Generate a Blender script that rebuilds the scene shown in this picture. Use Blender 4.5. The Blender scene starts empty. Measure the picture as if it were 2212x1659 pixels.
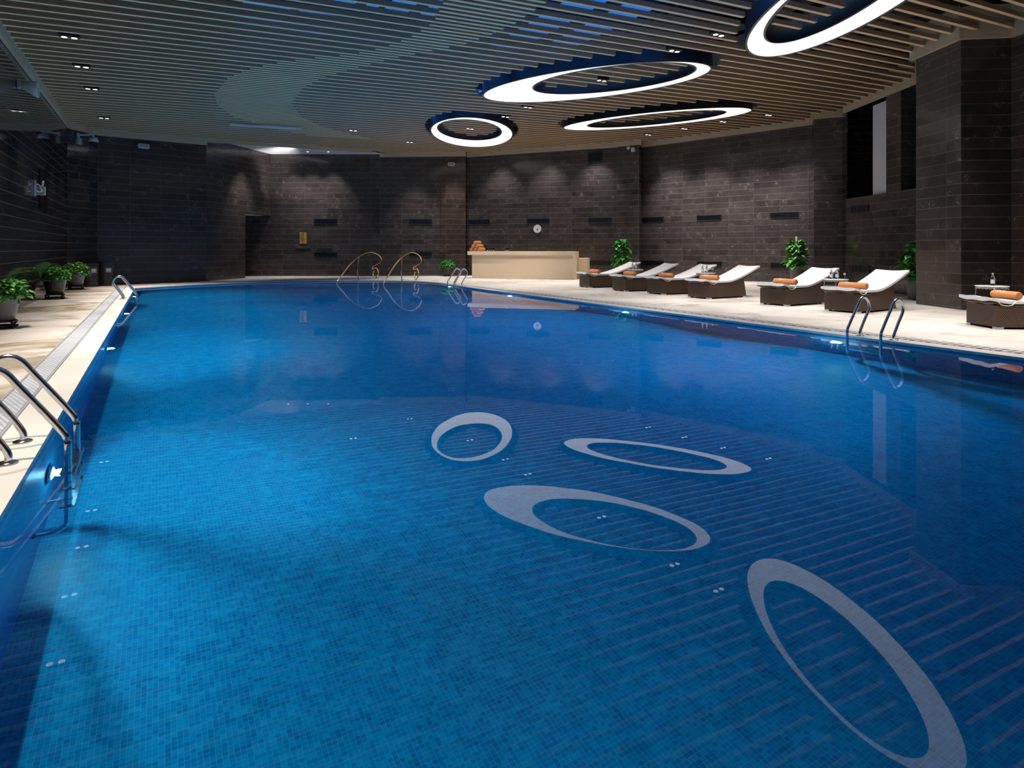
import bpy, bmesh, math, random
from mathutils import Vector, Matrix
from mathutils.geometry import tessellate_polygon
random.seed(7)
PI = math.pi
C = bpy.context.scene.collection
sc = bpy.context.scene

# ---------------------------------------------------------------- materials
class NT:
    def __init__(s, name):
        s.m = bpy.data.materials.new(name); s.m.use_nodes = True
        s.t = s.m.node_tree; s.n = s.t.nodes; s.n.clear()
        s.out = s.n.new('ShaderNodeOutputMaterial')
    def node(s, typ, **kw):
        n = s.n.new(typ)
        for k, v in kw.items(): setattr(n, k, v)
        return n
    def link(s, a, b): s.t.links.new(a, b)
    def put(s, sock, v):
        if hasattr(v, 'is_linked') or isinstance(v, bpy.types.NodeSocket): s.link(v, sock)
        else:
            if isinstance(v, (tuple, list)) and len(v) == 3 and sock.type == 'RGBA': v = (*v, 1)
            sock.default_value = v
    def math(s, op, a, b=0.0, c=0.0):
        n = s.node('ShaderNodeMath', operation=op)
        s.put(n.inputs[0], a); s.put(n.inputs[1], b)
        if len(n.inputs) > 2: s.put(n.inputs[2], c)
        return n.outputs[0]
    def mix(s, f, a, b):
        n = s.node('ShaderNodeMix', data_type='RGBA')
        s.put(n.inputs[0], f); s.put(n.inputs[6], a); s.put(n.inputs[7], b)
        return n.outputs[2]
    def rng(s, v, a, b, c=0.0, d=1.0):
        n = s.node('ShaderNodeMapRange'); n.clamp = True
        s.put(n.inputs[0], v)
        for i, x in enumerate((a, b, c, d)): n.inputs[1+i].default_value = x
        return n.outputs[0]
    def noise(s, vec, scale, detail=2.0, rough=.5, dist=0.0):
        n = s.node('ShaderNodeTexNoise')
        if vec is not None: s.link(vec, n.inputs['Vector'])
        n.inputs['Scale'].default_value = scale; n.inputs['Detail'].default_value = detail
        n.inputs['Roughness'].default_value = rough; n.inputs['Distortion'].default_value = dist
        return n.outputs[0]
    def uv(s): return s.node('ShaderNodeTexCoord').outputs['UV']
    def obj(s): return s.node('ShaderNodeTexCoord').outputs['Object']
    def sep(s, v):
        n = s.node('ShaderNodeSeparateXYZ'); s.link(v, n.inputs[0]); return n.outputs
    def comb(s, x, y, z=0.0):
        n = s.node('ShaderNodeCombineXYZ'); s.put(n.inputs[0], x); s.put(n.inputs[1], y); s.put(n.inputs[2], z); return n.outputs[0]
    def white(s, v):
        n = s.node('ShaderNodeTexWhiteNoise'); s.link(v, n.inputs['Vector']); return n.outputs[0]
    def bsdf(s, col, rough=.5, metal=0.0, spec=.5, trans=0.0, ior=1.45, bump=None, bs=.2, bd=.01):
        p = s.node('ShaderNodeBsdfPrincipled')
        s.put(p.inputs['Base Color'], col); s.put(p.inputs['Roughness'], rough); s.put(p.inputs['Metallic'], metal)
        p.inputs['Specular IOR Level'].default_value = spec; p.inputs['IOR'].default_value = ior
        p.inputs['Transmission Weight'].default_value = trans
        if bump is not None:
            b = s.node('ShaderNodeBump'); b.inputs['Strength'].default_value = bs; b.inputs['Distance'].default_value = bd
            s.link(bump, b.inputs['Height']); s.link(b.outputs[0], p.inputs['Normal'])
        s.link(p.outputs[0], s.out.inputs[0]); return s.m

def plain(name, col, rough=.5, metal=0.0, var=.06, scale=14.0, spec=.5, trans=0.0, ior=1.45):
    t = NT(name); n = t.noise(t.obj(), scale, 3)
    c = t.mix(n, tuple(max(0, x*(1-var)) for x in col), tuple(x*(1+var) for x in col))
    return t.bsdf(c, rough, metal, spec, trans, ior)

def emit(name, col, strength):
    t = NT(name); e = t.node('ShaderNodeEmission'); e.inputs[0].default_value = (*col, 1); e.inputs[1].default_value = strength
    t.link(e.outputs[0], t.out.inputs[0]); return t.m

TL, TH, TO = 1.06, .2475, .045
def stone(name, dark, light, vein=.8, rough=.13):
    t = NT(name); u, v, _ = t.sep(t.uv()); o = t.obj()
    us = t.math('DIVIDE', u, TL); vs = t.math('DIVIDE', t.math('SUBTRACT', v, TO), TH)
    cell = t.comb(t.math('FLOOR', us), t.math('FLOOR', vs), 3.1)
    r = t.white(cell)
    shift = t.node('ShaderNodeVectorMath', operation='MULTIPLY_ADD')
    sv = t.comb(r, t.math('MULTIPLY', r, 3.7), t.math('MULTIPLY', r, 1.9))
    t.link(sv, shift.inputs[0]); shift.inputs[1].default_value = (9, 9, 9); t.link(o, shift.inputs[2])
    q = shift.outputs[0]
    n1 = t.noise(q, 3.2, 6, .62, .4)
    f = t.math('ADD', t.math('MULTIPLY', r, .36), t.math('MULTIPLY', t.math('SUBTRACT', n1, .28), 1.3))
    c = t.mix(t.rng(f, 0, 1), dark, light)
    fine = t.noise(q, 45, 3, .7)
    c = t.mix(t.rng(fine, .58, .8, 0, .45), c, tuple(min(1, x*2.6) for x in light))
    n2 = t.noise(q, 2.4, 5, .6, 2.2)
    ridge = t.rng(t.math('ABSOLUTE', t.math('SUBTRACT', n2, .5)), 0.0, .005, 1, 0)
    mask = t.rng(t.noise(q, 3.2, 2), .60, .64)
    c = t.mix(t.math('MULTIPLY', t.math('MULTIPLY', ridge, mask), vein), c, (.75, .66, .60))
    fl = t.math('FRACT', vs); fu = t.math('FRACT', us)
    gv = t.math('LESS_THAN', fl, .026)
    gu = t.math('MULTIPLY', t.math('LESS_THAN', fu, .005), .45)
    g = t.math('MAXIMUM', gv, gu)
    c = t.mix(t.math('MULTIPLY', g, .75), c, (.20, .16, .145))
    rr = t.math('ADD', t.math('MULTIPLY', r, .08), t.math('ADD', rough, t.math('MULTIPLY', g, .35)))
    return t.bsdf(c, rr, 0, .5)

def mosaic(name, cols, grout, gw=.09, size=.025, clus=1.0):
    t = NT(name); uvn = t.uv(); u, v, _ = t.sep(uvn)
    us = t.math('DIVIDE', u, size); vs = t.math('DIVIDE', v, size)
    cell = t.comb(t.math('FLOOR', us), t.math('FLOOR', vs), .5)
    r = t.white(cell)
    k = t.noise(cell, .16, 3, .6)
    f = t.math('ADD', t.math('MULTIPLY', r, .5), t.math('MULTIPLY', t.rng(k, .3, .7), .5*clus))
    ramp = t.node('ShaderNodeValToRGB'); t.link(f, ramp.inputs[0])
    e = ramp.color_ramp.elements
    e[0].position = .12; e[0].color = (*cols[0], 1); e[1].position = .85; e[1].color = (*cols[2], 1)
    m = e.new(.45); m.color = (*cols[1], 1)
    g = t.math('MAXIMUM', t.math('LESS_THAN', t.math('FRACT', us), gw), t.math('LESS_THAN', t.math('FRACT', vs), gw))
    c = t.mix(g, ramp.outputs[0], grout)
    return t.bsdf(c, .3, 0, .4)

def deck_mat(name, base, stain, amt, joint=True):
    t = NT(name); o = t.obj(); x, y, _ = t.sep(o)
    n = t.noise(t.comb(t.math('MULTIPLY', x, .5), t.math('MULTIPLY', y, 2.4)), 1.6, 5, .6, .3)
    c = t.mix(t.rng(n, .35, .7), base, tuple(b*.84 for b in base))
    s1 = t.noise(o, .55, 4, .65, .8)
    c = t.mix(t.rng(s1, .50, .62, 0, amt), c, stain)
    grain = t.noise(t.comb(t.math('MULTIPLY', x, 1.0), t.math('MULTIPLY', y, 14.0)), 3.0, 4, .6)
    c = t.mix(t.rng(grain, .5, .75, 0, .22), c, tuple(b*.7 for b in base))
    if joint:
        j = t.math('MAXIMUM', t.math('LESS_THAN', t.math('FRACT', t.math('DIVIDE', t.math('ADD', x, .98), .6)), .008),
                   t.math('LESS_THAN', t.math('FRACT', t.math('DIVIDE', y, 1.2)), .004))
        c = t.mix(t.math('MULTIPLY', j, .45), c, tuple(b*.35 for b in base))
    return t.bsdf(c, t.rng(s1, .45, .65, .42, .22), 0, .4)

def wicker(name, dark, light):
    t = NT(name); u, v, _ = t.sep(t.uv())
    tri = t.math('ABSOLUTE', t.math('SUBTRACT', t.math('FRACT', t.math('DIVIDE', u, .76)), .5))
    k = t.math('FRACT', t.math('MULTIPLY', t.math('SUBTRACT', v, t.math('MULTIPLY', tri, .9)), 24.0))
    a = t.math('ABSOLUTE', t.math('SUBTRACT', k, .5))
    w = t.math('FRACT', t.math('MULTIPLY', t.math('ADD', v, t.math('MULTIPLY', tri, .76)), 26.0))
    f = t.math('MULTIPLY', t.rng(a, .15, .42), t.rng(t.math('ABSOLUTE', t.math('SUBTRACT', w, .5)), .0, .1, .8, 1))
    return t.bsdf(t.mix(f, dark, light), .42, 0, .5, bump=f, bs=.6, bd=.006)

M = {}
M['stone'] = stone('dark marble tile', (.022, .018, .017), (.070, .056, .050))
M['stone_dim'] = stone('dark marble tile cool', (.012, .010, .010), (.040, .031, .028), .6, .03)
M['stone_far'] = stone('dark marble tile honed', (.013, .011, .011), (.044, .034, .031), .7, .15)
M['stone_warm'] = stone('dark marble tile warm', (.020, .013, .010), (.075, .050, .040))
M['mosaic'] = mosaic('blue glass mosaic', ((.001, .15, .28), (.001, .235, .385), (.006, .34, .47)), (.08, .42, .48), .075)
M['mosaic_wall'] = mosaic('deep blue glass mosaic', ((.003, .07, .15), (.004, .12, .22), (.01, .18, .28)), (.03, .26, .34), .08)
M['deck'] = deck_mat('cream deck stone', (.70, .645, .595), (.55, .46, .37), .25)
M['deck_left'] = deck_mat('stained deck stone', (.68, .60, .53), (.36, .27, .17), .95)
M['coping'] = plain('coping stone', (.68, .62, .56), .35, var=.07, scale=3)
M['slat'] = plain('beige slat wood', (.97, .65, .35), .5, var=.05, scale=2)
M['slat_side'] = plain('darker slat side', (.36, .245, .145), .55, var=.06, scale=2)
M['trim'] = plain('beige metal trim', (.50, .39, .26), .45, var=.04, scale=2)
M['void'] = plain('black void paint', (.02, .022, .028), .8)
M['white'] = plain('white plaster', (.82, .82, .84), .6, var=.02)
M['chrome'] = plain('polished steel', (.88, .87, .86), .17, 1.0, var=.03, scale=4)
M['grate'] = None
M['rail_grey'] = plain('satin channel rail', (.34, .34, .36), .4, .1)
M['gold'] = plain('champagne gold steel', (.80, .60, .36), .16, 1.0, var=.04)
M['black'] = plain('matt black metal', (.012, .012, .013), .45)
M['blackgloss'] = plain('gloss black glass', (.006, .006, .007), .1)
M['bronze'] = plain('dark bronze skirt', (.10, .095, .095), .35, .2, var=.1)
M['cushion'] = plain('white canvas', (.80, .78, .77), .8, var=.03, scale=30)
M['rope'] = plain('cream rope', (.78, .72, .62), .7)
M['wicker'] = wicker('brown wicker', (.010, .005, .003), (.13, .072, .045))
M['towel'] = plain('orange terry towel', (.52, .215, .085), .95, var=.16, scale=60, spec=.1)
M['thread'] = plain('cream thread', (.9, .78, .58), .8)
M['plate'] = plain('silver foot', (.75, .75, .76), .3, .6)
M['pot_dark'] = plain('dark brown glazed pot', (.020, .014, .014), .22, var=.15)
M['pot_grey'] = plain('grey glazed pot', (.105, .10, .105), .25, var=.12, scale=5)
M['stand'] = plain('dark carved wood', (.022, .010, .007), .4)
M['soil'] = plain('dark soil', (.02, .014, .01), .95)
M['stem'] = plain('pale vine stem', (.34, .30, .12), .6)
M['pole'] = plain('moss pole', (.42, .33, .25), .9, var=.2, scale=40)
M['beige_stone'] = plain('speckled beige stone', (.86, .68, .47), .3, var=.13, scale=55)
M['gold_sign'] = plain('gold plaque', (.55, .33, .07), .35, .4, var=.05)
M['glass'] = plain('clear glass', (.95, .97, .98), .03, trans=1.0, ior=1.45, var=.01)
M['tabletop'] = plain('pale marble top', (.72, .70, .68), .12, var=.1, scale=12)
M['bin'] = plain('dark brown bin', (.028, .020, .022), .3, var=.1)
M['offwhite'] = plain('off white plastic', (.70, .70, .72), .4, var=.03)
M['greyplastic'] = plain('grey plastic', (.32, .31, .30), .5)
M['clockface'] = plain('clock face', (.88, .86, .84), .5, var=.01)
M['ring_light'] = emit('ring diffuser glow', (1.0, .965, .90), 1.3)
M['lamp'] = emit('downlight glow', (1.0, .95, .90), 2.6)
M['lamp_dim'] = emit('downlight glow dim', (1.0, .95, .92), 2.5)
M['pool_lamp'] = emit('underwater lamp glow', (.75, .93, 1.0), 22.0)
def leafmat(name, dark, light):
    t = NT(name); g = t.node('ShaderNodeNewGeometry')
    r = g.outputs['Random Per Island']
    n = t.noise(t.obj(), 25, 2)
    c = t.mix(t.math('ADD', t.math('MULTIPLY', r, .75), t.math('MULTIPLY', n, .25)), dark, light)
    return t.bsdf(c, .28, 0, .5)
M['leaf'] = leafmat('pothos leaf', (.015, .16, .012), (.22, .52, .10))
M['leaf_dark'] = leafmat('deep green leaf', (.008, .11, .012), (.06, .36, .04))
t = NT('perforated steel'); x, y, _ = t.sep(t.obj())
fx = t.math('FRACT', t.math('MULTIPLY', t.math('ADD', x, t.math('MULTIPLY', y, .35)), 26.0)); fy = t.math('FRACT', t.math('MULTIPLY', y, 22.0))
hole = t.math('MULTIPLY', t.math('GREATER_THAN', fx, .45), t.math('GREATER_THAN', fy, .5))
M['grate'] = t.bsdf(t.mix(hole, (.60, .60, .63), (.24, .25, .27)), .35, .1)
t = NT('patterned gutter grille'); x, y, _ = t.sep(t.obj())
a1 = t.math('FRACT', t.math('MULTIPLY', y, 9.0)); a2 = t.math('FRACT', t.math('ADD', t.math('MULTIPLY', x, 6.0), t.math('MULTIPLY', y, 4.5)))
hole = t.math('MULTIPLY', t.math('GREATER_THAN', a1, .40), t.math('GREATER_THAN', a2, .30))
M['grille'] = t.bsdf(t.mix(hole, (.62, .61, .60), (.10, .12, .14)), .4, .1)
t = NT('skylight pane'); a_ = t.node('ShaderNodeBsdfTransparent'); a_.inputs[0].default_value = (.86, .92, 1, 1); b_ = t.node('ShaderNodeBsdfGlossy'); b_.inputs['Roughness'].default_value = .02
x_ = t.node('ShaderNodeMixShader'); x_.inputs[0].default_value = .05; t.link(a_.outputs[0], x_.inputs[1]); t.link(b_.outputs[0], x_.inputs[2]); t.link(x_.outputs[0], t.out.inputs[0]); M['pane'] = t.m
# water: clear dielectric surface over an absorbing body of water
t = NT('pool water'); gl = t.node('ShaderNodeBsdfGlass'); gl.inputs['Color'].default_value = (1, 1, 1, 1)
gl.inputs['Roughness'].default_value = 0; gl.inputs['IOR'].default_value = 1.27
wx, wy, _ = t.sep(t.obj())
nz = t.noise(t.obj(), 1.3, 2, .5)
bmp = t.node('ShaderNodeBump'); bmp.inputs['Strength'].default_value = .035; bmp.inputs['Distance'].default_value = .012
t.link(nz, bmp.inputs['Height']); t.link(bmp.outputs[0], gl.inputs['Normal'])
t.link(gl.outputs[0], t.out.inputs[0])
va = t.node('ShaderNodeVolumeAbsorption'); va.inputs['Color'].default_value = (.0, .74, .90, 1); va.inputs['Density'].default_value = .36
t.link(va.outputs[0], t.out.inputs[1])
M['water'] = t.m

# ---------------------------------------------------------------- mesh helpers
class MB:
    def __init__(s): s.v = []; s.f = []; s.u = []; s.smooth = []
    def face(s, pts, uvs=None, sm=False):
        b = len(s.v); s.v += [tuple(p) for p in pts]; s.f.append(tuple(range(b, b+len(pts))))
        s.u.append(uvs if uvs else [(p[0], p[1]) for p in pts]); s.smooth.append(sm)
    def grid(s, rows, closed_u=False, sm=True, uvs=None, flip=False):
        b = len(s.v); n = len(rows[0])
        for r in rows: s.v += [tuple(p) for p in r]
        for i in range(len(rows)-1):
            for j in range(n if closed_u else n-1):
                k = (j+1) % n
                q = (b+i*n+j, b+i*n+k, b+(i+1)*n+k, b+(i+1)*n+j)
                if flip: q = q[::-1]
                s.f.append(q)
                if uvs: s.u.append([uvs[(x-b)//n][(x-b) % n] for x in q])
                else: s.u.append([(s.v[x][0], s.v[x][2]) for x in q])
                s.smooth.append(sm)
    def cap(s, ring, flip=False):
        s.face(list(ring)[::-1] if flip else list(ring))
    def box(s, c, d, rz=0.0, uvlen=False):
        cx, cy, cz = c; dx, dy, dz = (x/2 for x in d); co, si = math.cos(rz), math.sin(rz)
        def p(x, y, z): return (cx+x*co-y*si, cy+x*si+y*co, cz+z)
        P = [p(-dx,-dy,-dz), p(dx,-dy,-dz), p(dx,dy,-dz), p(-dx,dy,-dz), p(-dx,-dy,dz), p(dx,-dy,dz), p(dx,dy,dz), p(-dx,dy,dz)]
        for q, (a, b2) in (((0,3,2,1),(d[1],d[0])), ((4,5,6,7),(d[0],d[1])), ((0,1,5,4),(d[0],d[2])), ((1,2,6,5),(d[1],d[2])), ((2,3,7,6),(d[0],d[2])), ((3,0,4,7),(d[1],d[2]))):
            s.face([P[i] for i in q], [(0,0),(a,0),(a,b2),(0,b2)])
    def lathe(s, prof, n=28, c=(0,0,0), closed_top=False):
        rows = []
        for r, z in prof:
            rows.append([(c[0]+r*math.cos(2*PI*i/n), c[1]+r*math.sin(2*PI*i/n), c[2]+z) for i in range(n)])
        s.grid(rows, True)
        if prof[0][0] > 1e-4: s.cap(rows[0], True)
        if prof[-1][0] > 1e-4: s.cap(rows[-1])
    def tube(s, pts, r, n=10, caps=True, closed=False):
        pts = [Vector(p) for p in pts]; N = len(pts); rows = []
        rad = r if callable(r) else (lambda i: r)
        prev = None
        for i, p in enumerate(pts):
            if closed: t = pts[(i+1) % N]-pts[i-1]
            else: t = pts[min(i+1, N-1)]-pts[max(i-1, 0)]
            t.normalize()
            if prev is None:
                a = Vector((0,0,1)) if abs(t.z) < .9 else Vector((1,0,0)); nrm = t.cross(a).normalized()
            else:
                nrm = prev - t*prev.dot(t)
                nrm = nrm.normalized() if nrm.length > 1e-6 else t.orthogonal().normalized()
            prev = nrm; bn = t.cross(nrm)
            rr = rad(i)
            rows.append([p+(nrm*math.cos(2*PI*k/n)+bn*math.sin(2*PI*k/n))*rr for k in range(n)])
        if closed: rows.append(rows[0])
        s.grid(rows, True)
        if caps and not closed: s.cap(rows[0], True); s.cap(rows[-1])
    def build(s, name, mat, parent=None, loc=None, bevel=0.0):
        me = bpy.data.meshes.new(name); me.from_pydata(s.v, [], s.f)
        uvl = me.uv_layers.new(name='UVMap'); i = 0
        flat = [c for f in s.u for p in f for c in p]
        uvl.data.foreach_set('uv', flat)
        me.polygons.foreach_set('use_smooth', s.smooth)
        me.materials.append(mat); me.validate(); me.update()
        bm = bmesh.new(); bm.from_mesh(me); bmesh.ops.remove_doubles(bm, verts=bm.verts, dist=1e-5)
        bmesh.ops.recalc_face_normals(bm, faces=bm.faces) if s.recalc else None
        bm.to_mesh(me); bm.free()
        o = bpy.data.objects.new(name, me); C.objects.link(o)
        if parent: o.parent = parent
        if loc: o.location = loc
        if bevel:
            b = o.modifiers.new('bevel', 'BEVEL'); b.width = bevel; b.segments = 2; b.limit_method = 'ANGLE'
        return o
    recalc = True

def smooth_path(pts, sub=6, closed=False):
    pts = [Vector(p) for p in pts]; out = []; N = len(pts)
    rngN = N if closed else N-1
    for i in range(rngN):
        p1, p2 = pts[i], pts[(i+1) % N]
        p0 = pts[i-1] if (closed or i > 0) else p1*2-p2
        p3 = pts[(i+2) % N] if (closed or i+2 < N) else p2*2-p1
        for k in range(sub):
            t = k/sub
            out.append(.5*((2*p1)+(p2-p0)*t+(2*p0-5*p1+4*p2-p3)*t*t+(3*p1-p0-3*p2+p3)*t**3))
    if not closed: out.append(pts[-1])
    return out

def thing(name, label, cat, loc=(0,0,0), rz=0.0, group=None):
    o = bpy.data.objects.new(name, None); C.objects.link(o); o.empty_display_size = .1
    o.location = loc; o.rotation_euler = (0, 0, rz); o['label'] = label; o['category'] = cat
    if group: o['group'] = group
    return o
def tag(o, label, cat, group=None, kind=None):
    o['label'] = label; o['category'] = cat
    if group: o['group'] = group
    if kind: o['kind'] = kind
    return o
def struct(o): o['kind'] = 'structure'; return o
def copy_tree(o, parent=None):
    c = o.copy(); C.objects.link(c)
    if parent: c.parent = parent
    for ch in list(o.children): copy_tree(ch, c)
    return c
def dup(root, label, loc, rz=0.0, group=None):
    r = copy_tree(root); r.location = loc; r.rotation_euler = (0, 0, rz); r['label'] = label
    if group: r['group'] = group
    return r

# ---------------------------------------------------------------- plan
WZ = -.05                      # water level
PB = -1.5                      # pool floor
def zc(x): return 5.56+.024*(x+2.8)     # underside of the slats (the ceiling rises gently to the right)
S = {'W': ((-2.74, -4.0), (-2.74, 26.9)), 'AB': ((-2.74, 26.9), (-1.95, 28.2)), 'A': ((-1.95, 28.2), (1.73, 29.4)),
     'B': ((1.73, 29.4), (4.76, 33.05)), 'C': ((4.76, 33.05), (9.4, 30.6)), 'D': ((9.4, 30.6), (13.25, 29.08)),
     'DE': ((13.25, 29.08), (13.45, 29.3)), 'E': ((13.45, 29.3), (18.46, 23.85)), 'EF': ((18.46, 23.85), (18.38, 23.74)), 'F': ((18.38, 23.74), (18.95, 22.85)), 'FG': ((18.95, 22.85), (19.6, 23.5)), 'G': ((19.6, 23.5), (21.95, 16.3)),
     'GH': ((21.95, 16.3), (20.96, 15.5)), 'H': ((20.96, 15.5), (21.5, 14.75)), 'HK': ((21.5, 14.75), (20.9, 14.2)), 'K': ((20.9, 14.2), (17.95, 9.17)),
     'KL': ((17.95, 9.17), (16.1, 9.11)), 'L': ((16.1, 9.11), (15.4, 7.76)), 'LR': ((15.4, 7.76), (16.3, 7.19)), 'R': ((16.3, 7.19), (12.6, -4.0)), 'N': ((12.6, -4.0), (-2.74, -4.0))}
def seg(n):
    a, b = S[n]; L = math.dist(a, b); t = ((b[0]-a[0])/L, (b[1]-a[1])/L); return a, b, L, t, (t[1], -t[0])
def on(n, s, z, off=0.0):
    a, b, L, t, nn = seg(n); return (a[0]+t[0]*s+nn[0]*off, a[1]+t[1]*s+nn[1]*off, z)
def wrz(n):                    # z rotation whose local +x runs along the wall and local -y faces the room
    a, b, L, t, nn = seg(n); return math.atan2(t[1], t[0])

def wallpiece(mb, n, s0, s1, z0, z1, th=.25, off=0.0, useg=0.0):
    a = [on(n, s0, z, off) for z in (z0, z1)]; b = [on(n, s1, z, off) for z in (z0, z1)]
    c = [on(n, s0, z, off-th) for z in (z0, z1)]; d = [on(n, s1, z, off-th) for z in (z0, z1)]
    u0, u1 = s0+useg, s1+useg
    mb.face([b[0], a[0], a[1], b[1]], [(u1, z0), (u0, z0), (u0, z1), (u1, z1)])
    mb.face([c[0], d[0], d[1], c[1]], [(u0, z0), (u1, z0), (u1, z1), (u0, z1)])
    mb.face([a[0], c[0], c[1], a[1]], [(u0, z0), (u0+th, z0), (u0+th, z1), (u0, z1)])
    mb.face([d[0], b[0], b[1], d[1]], [(u1-th, z0), (u1, z0), (u1, z1), (u1-th, z1)])
    mb.face([a[1], c[1], d[1], b[1]], [(u0, 0), (u0, th), (u1, th), (u1, 0)])
    mb.face([a[0], b[0], d[0], c[0]], [(u0, 0), (u1, 0), (u1, th), (u0, th)])
WTOP = 7.0
def wall(name, n, mat, th=.25, z0=-.02, z1=WTOP):
    mb = MB(); mb.recalc = False; wallpiece(mb, n, 0, seg(n)[2], z0, z1, th); return struct(mb.build(name, mat))
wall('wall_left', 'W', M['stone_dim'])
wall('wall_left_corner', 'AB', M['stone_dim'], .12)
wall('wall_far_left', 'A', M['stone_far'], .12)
mb = MB(); mb.recalc = False
LB = seg('B')[2]
wallpiece(mb, 'B', 0, 2.69, -.02, WTOP, .3); wallpiece(mb, 'B', 2.69, LB, 2.92, WTOP, .3)
struct(mb.build('wall_alcove_left', M['stone']))
mb = MB(); mb.recalc = False; wallpiece(mb, 'C', -2.6, seg('C')[2], -.02, WTOP, .12, useg=2.6); struct(mb.build('wall_back_left', M['stone']))
wall('wall_back', 'D', M['stone'], .12)
mb = MB(); mb.recalc = False; wallpiece(mb, 'D', 2.92, seg('D')[2], -.02, WTOP, .05, .05); struct(mb.build('wall_back_pier', M['stone_warm']))
wall('wall_back_counter', 'E', M['stone'])
wall('wall_back_return', 'DE', M['stone_dim'], .05)
wall('wall_pier_edge', 'EF', M['stone'], .2)
wall('wall_pier_front', 'F', M['stone'], .3)
wall('wall_pier_return', 'FG', M['stone'], .05)
wall('wall_back_right', 'G', M['stone'])
wall('wall_right_return', 'GH', M['stone'], .05)
wall('wall_right_pilaster', 'H', M['stone'], .2)
wall('wall_right_pilaster_side', 'HK', M['stone_dim'], .05)
wall('wall_right_low', 'K', M['stone'], .3, -.02, 3.05)
wall('wall_right_joint', 'KL', M['stone_dim'], .1)
wall('wall_right_column', 'L', M['stone'], .1)
wall('wall_right_column_side', 'LR', M['stone_dim'], .1)
wall('wall_right', 'R', M['stone_warm'])
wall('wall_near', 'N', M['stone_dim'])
# opening above the low right wall: pillar, end face and a dark recess behind
mb = MB(); mb.recalc = False; wallpiece(mb, 'K', 2.56, 3.36, 3.05, WTOP, .5); struct(mb.build('wall_right_pillar', M['stone']))
mb = MB(); mb.recalc = False; wallpiece(mb, 'K', 1.55, 2.56, 3.06, 5.93, .06, -.12); struct(mb.build('wall_right_panel', M['white']))
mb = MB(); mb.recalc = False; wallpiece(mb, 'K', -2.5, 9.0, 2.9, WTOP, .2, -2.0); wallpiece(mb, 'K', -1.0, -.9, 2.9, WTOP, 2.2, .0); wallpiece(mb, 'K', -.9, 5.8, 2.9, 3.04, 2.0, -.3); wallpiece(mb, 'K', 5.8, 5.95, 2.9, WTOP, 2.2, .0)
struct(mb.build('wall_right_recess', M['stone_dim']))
# passage behind the left alcove opening
mb = MB(); mb.recalc = False
p0 = on('B', 2.69, 0, -.3); p1 = (p0[0]-.9, p0[1]+.8, 0); p2 = on('C', -2.6, 0)
for a, b in ((p0, p1), (p1, p2)):
    mb.face([(a[0], a[1], -.02), (b[0], b[1], -.02), (b[0], b[1], 3.2), (a[0], a[1], 3.2)], [(0, 0), (1.2, 0), (1.2, 3.2), (0, 3.2)])
struct(mb.build('wall_passage', M['stone_dim']))
mb = MB(); q0 = on('B', 2.69, 2.921, -.02); q1 = on('B', LB, 2.921, -.02); q2 = on('C', -2.6, 2.921)
poly = [q0, (p1[0]-.1, p1[1], 2.921), q2, q1]
mb.face(poly); mb.face([(x, y, z+.12) for x, y, z in poly]); struct(mb.build('ceiling_passage', M['white']))

# ---------------------------------------------------------------- pool outline
far = [(-.70, 25.4), (.86, 26.45), (2.5, 27.3), (4.41, 27.85), (6.45, 27.55), (8.2, 26.75), (9.3, 25.5), (9.68, 24.0), (9.58, 22.4), (9.40, 20.6)]
crv = [(p.x, p.y) for p in smooth_path([(x, y, 0) for x, y in far], 5)]
PX0, PX1, PY0 = -.70, 9.35, .45
pool = [(PX0, PY0)] + crv + [(PX1, 18.5), (PX1, PY0)]          # clockwise from near left
def inset(poly, d):
    out = []; n = len(poly)
    for i in range(n):
        a, b, c = Vector(poly[i-1]), Vector(poly[i]), Vector(poly[(i+1) % n])
        n1 = Vector(((b-a).y, -(b-a).x)).normalized(); n2 = Vector(((c-b).y, -(c-b).x)).normalized()
        m = (n1+n2); m = m/max(.35, m.length_squared)*2
        out.append((b.x+m.x*d, b.y+m.y*d))
    return out
def holed(mb, outer, hole, z):
    vs = [[Vector((x, y, 0)) for x, y in outer], [Vector((x, y, 0)) for x, y in hole]]
    flat = [p for l in vs for p in l]
    for tri in tessellate_polygon(vs):
        pts = [(flat[i].x, flat[i].y, z) for i in tri]
        mb.face(pts)
cop = inset(pool, -.28)         # outer edge of the coping
mb = MB(); holed(mb, cop, pool, 0.0)
for i in range(len(pool)):
    a, b = pool[i], pool[(i+1) % len(pool)]; mb.face([(*a, 0), (*b, 0), (*b, -.035), (*a, -.035)])
struct(mb.build('trim_pool_coping', M['coping']))
# deck: split along the pool axis so the stained left side keeps its own stone
room = [S[k][0] for k in ('W', 'AB', 'A', 'B')] + [(2.4, 34.3), (4.76, 33.4)] + [S[k][0] for k in ('D', 'E', 'F', 'G', 'GH', 'H', 'HK', 'K', 'KL', 'L', 'LR', 'R', 'N')]
left_room = [(-2.9, -4.1), (-2.9, 29.0), (0.3, 29.0), (.3, 26.38), (-.98, 25.55), (-.98, .17), (-.98, -4.1)]
mb = MB()
holed_outer = [(-.98, -4.1), (-.98, .17)] + [p for p in cop if True][1:-1] + []
mb.face([(-2.9, -4.1, 0), (-1.23, -4.1, 0), (-1.23, 27.4, 0), (-2.9, 27.4, 0)])
struct(mb.build('floor_left_deck', M['deck_left']))
mb = MB()
outer = [(-1.23, -4.1), (-1.23, 27.4), (-2.9, 27.4), (-2.9, 34.6), (23.0, 34.6), (23.0, -4.1)]
holed(mb, outer, cop, 0.0)
struct(mb.build('floor_deck', M['deck']))
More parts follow.
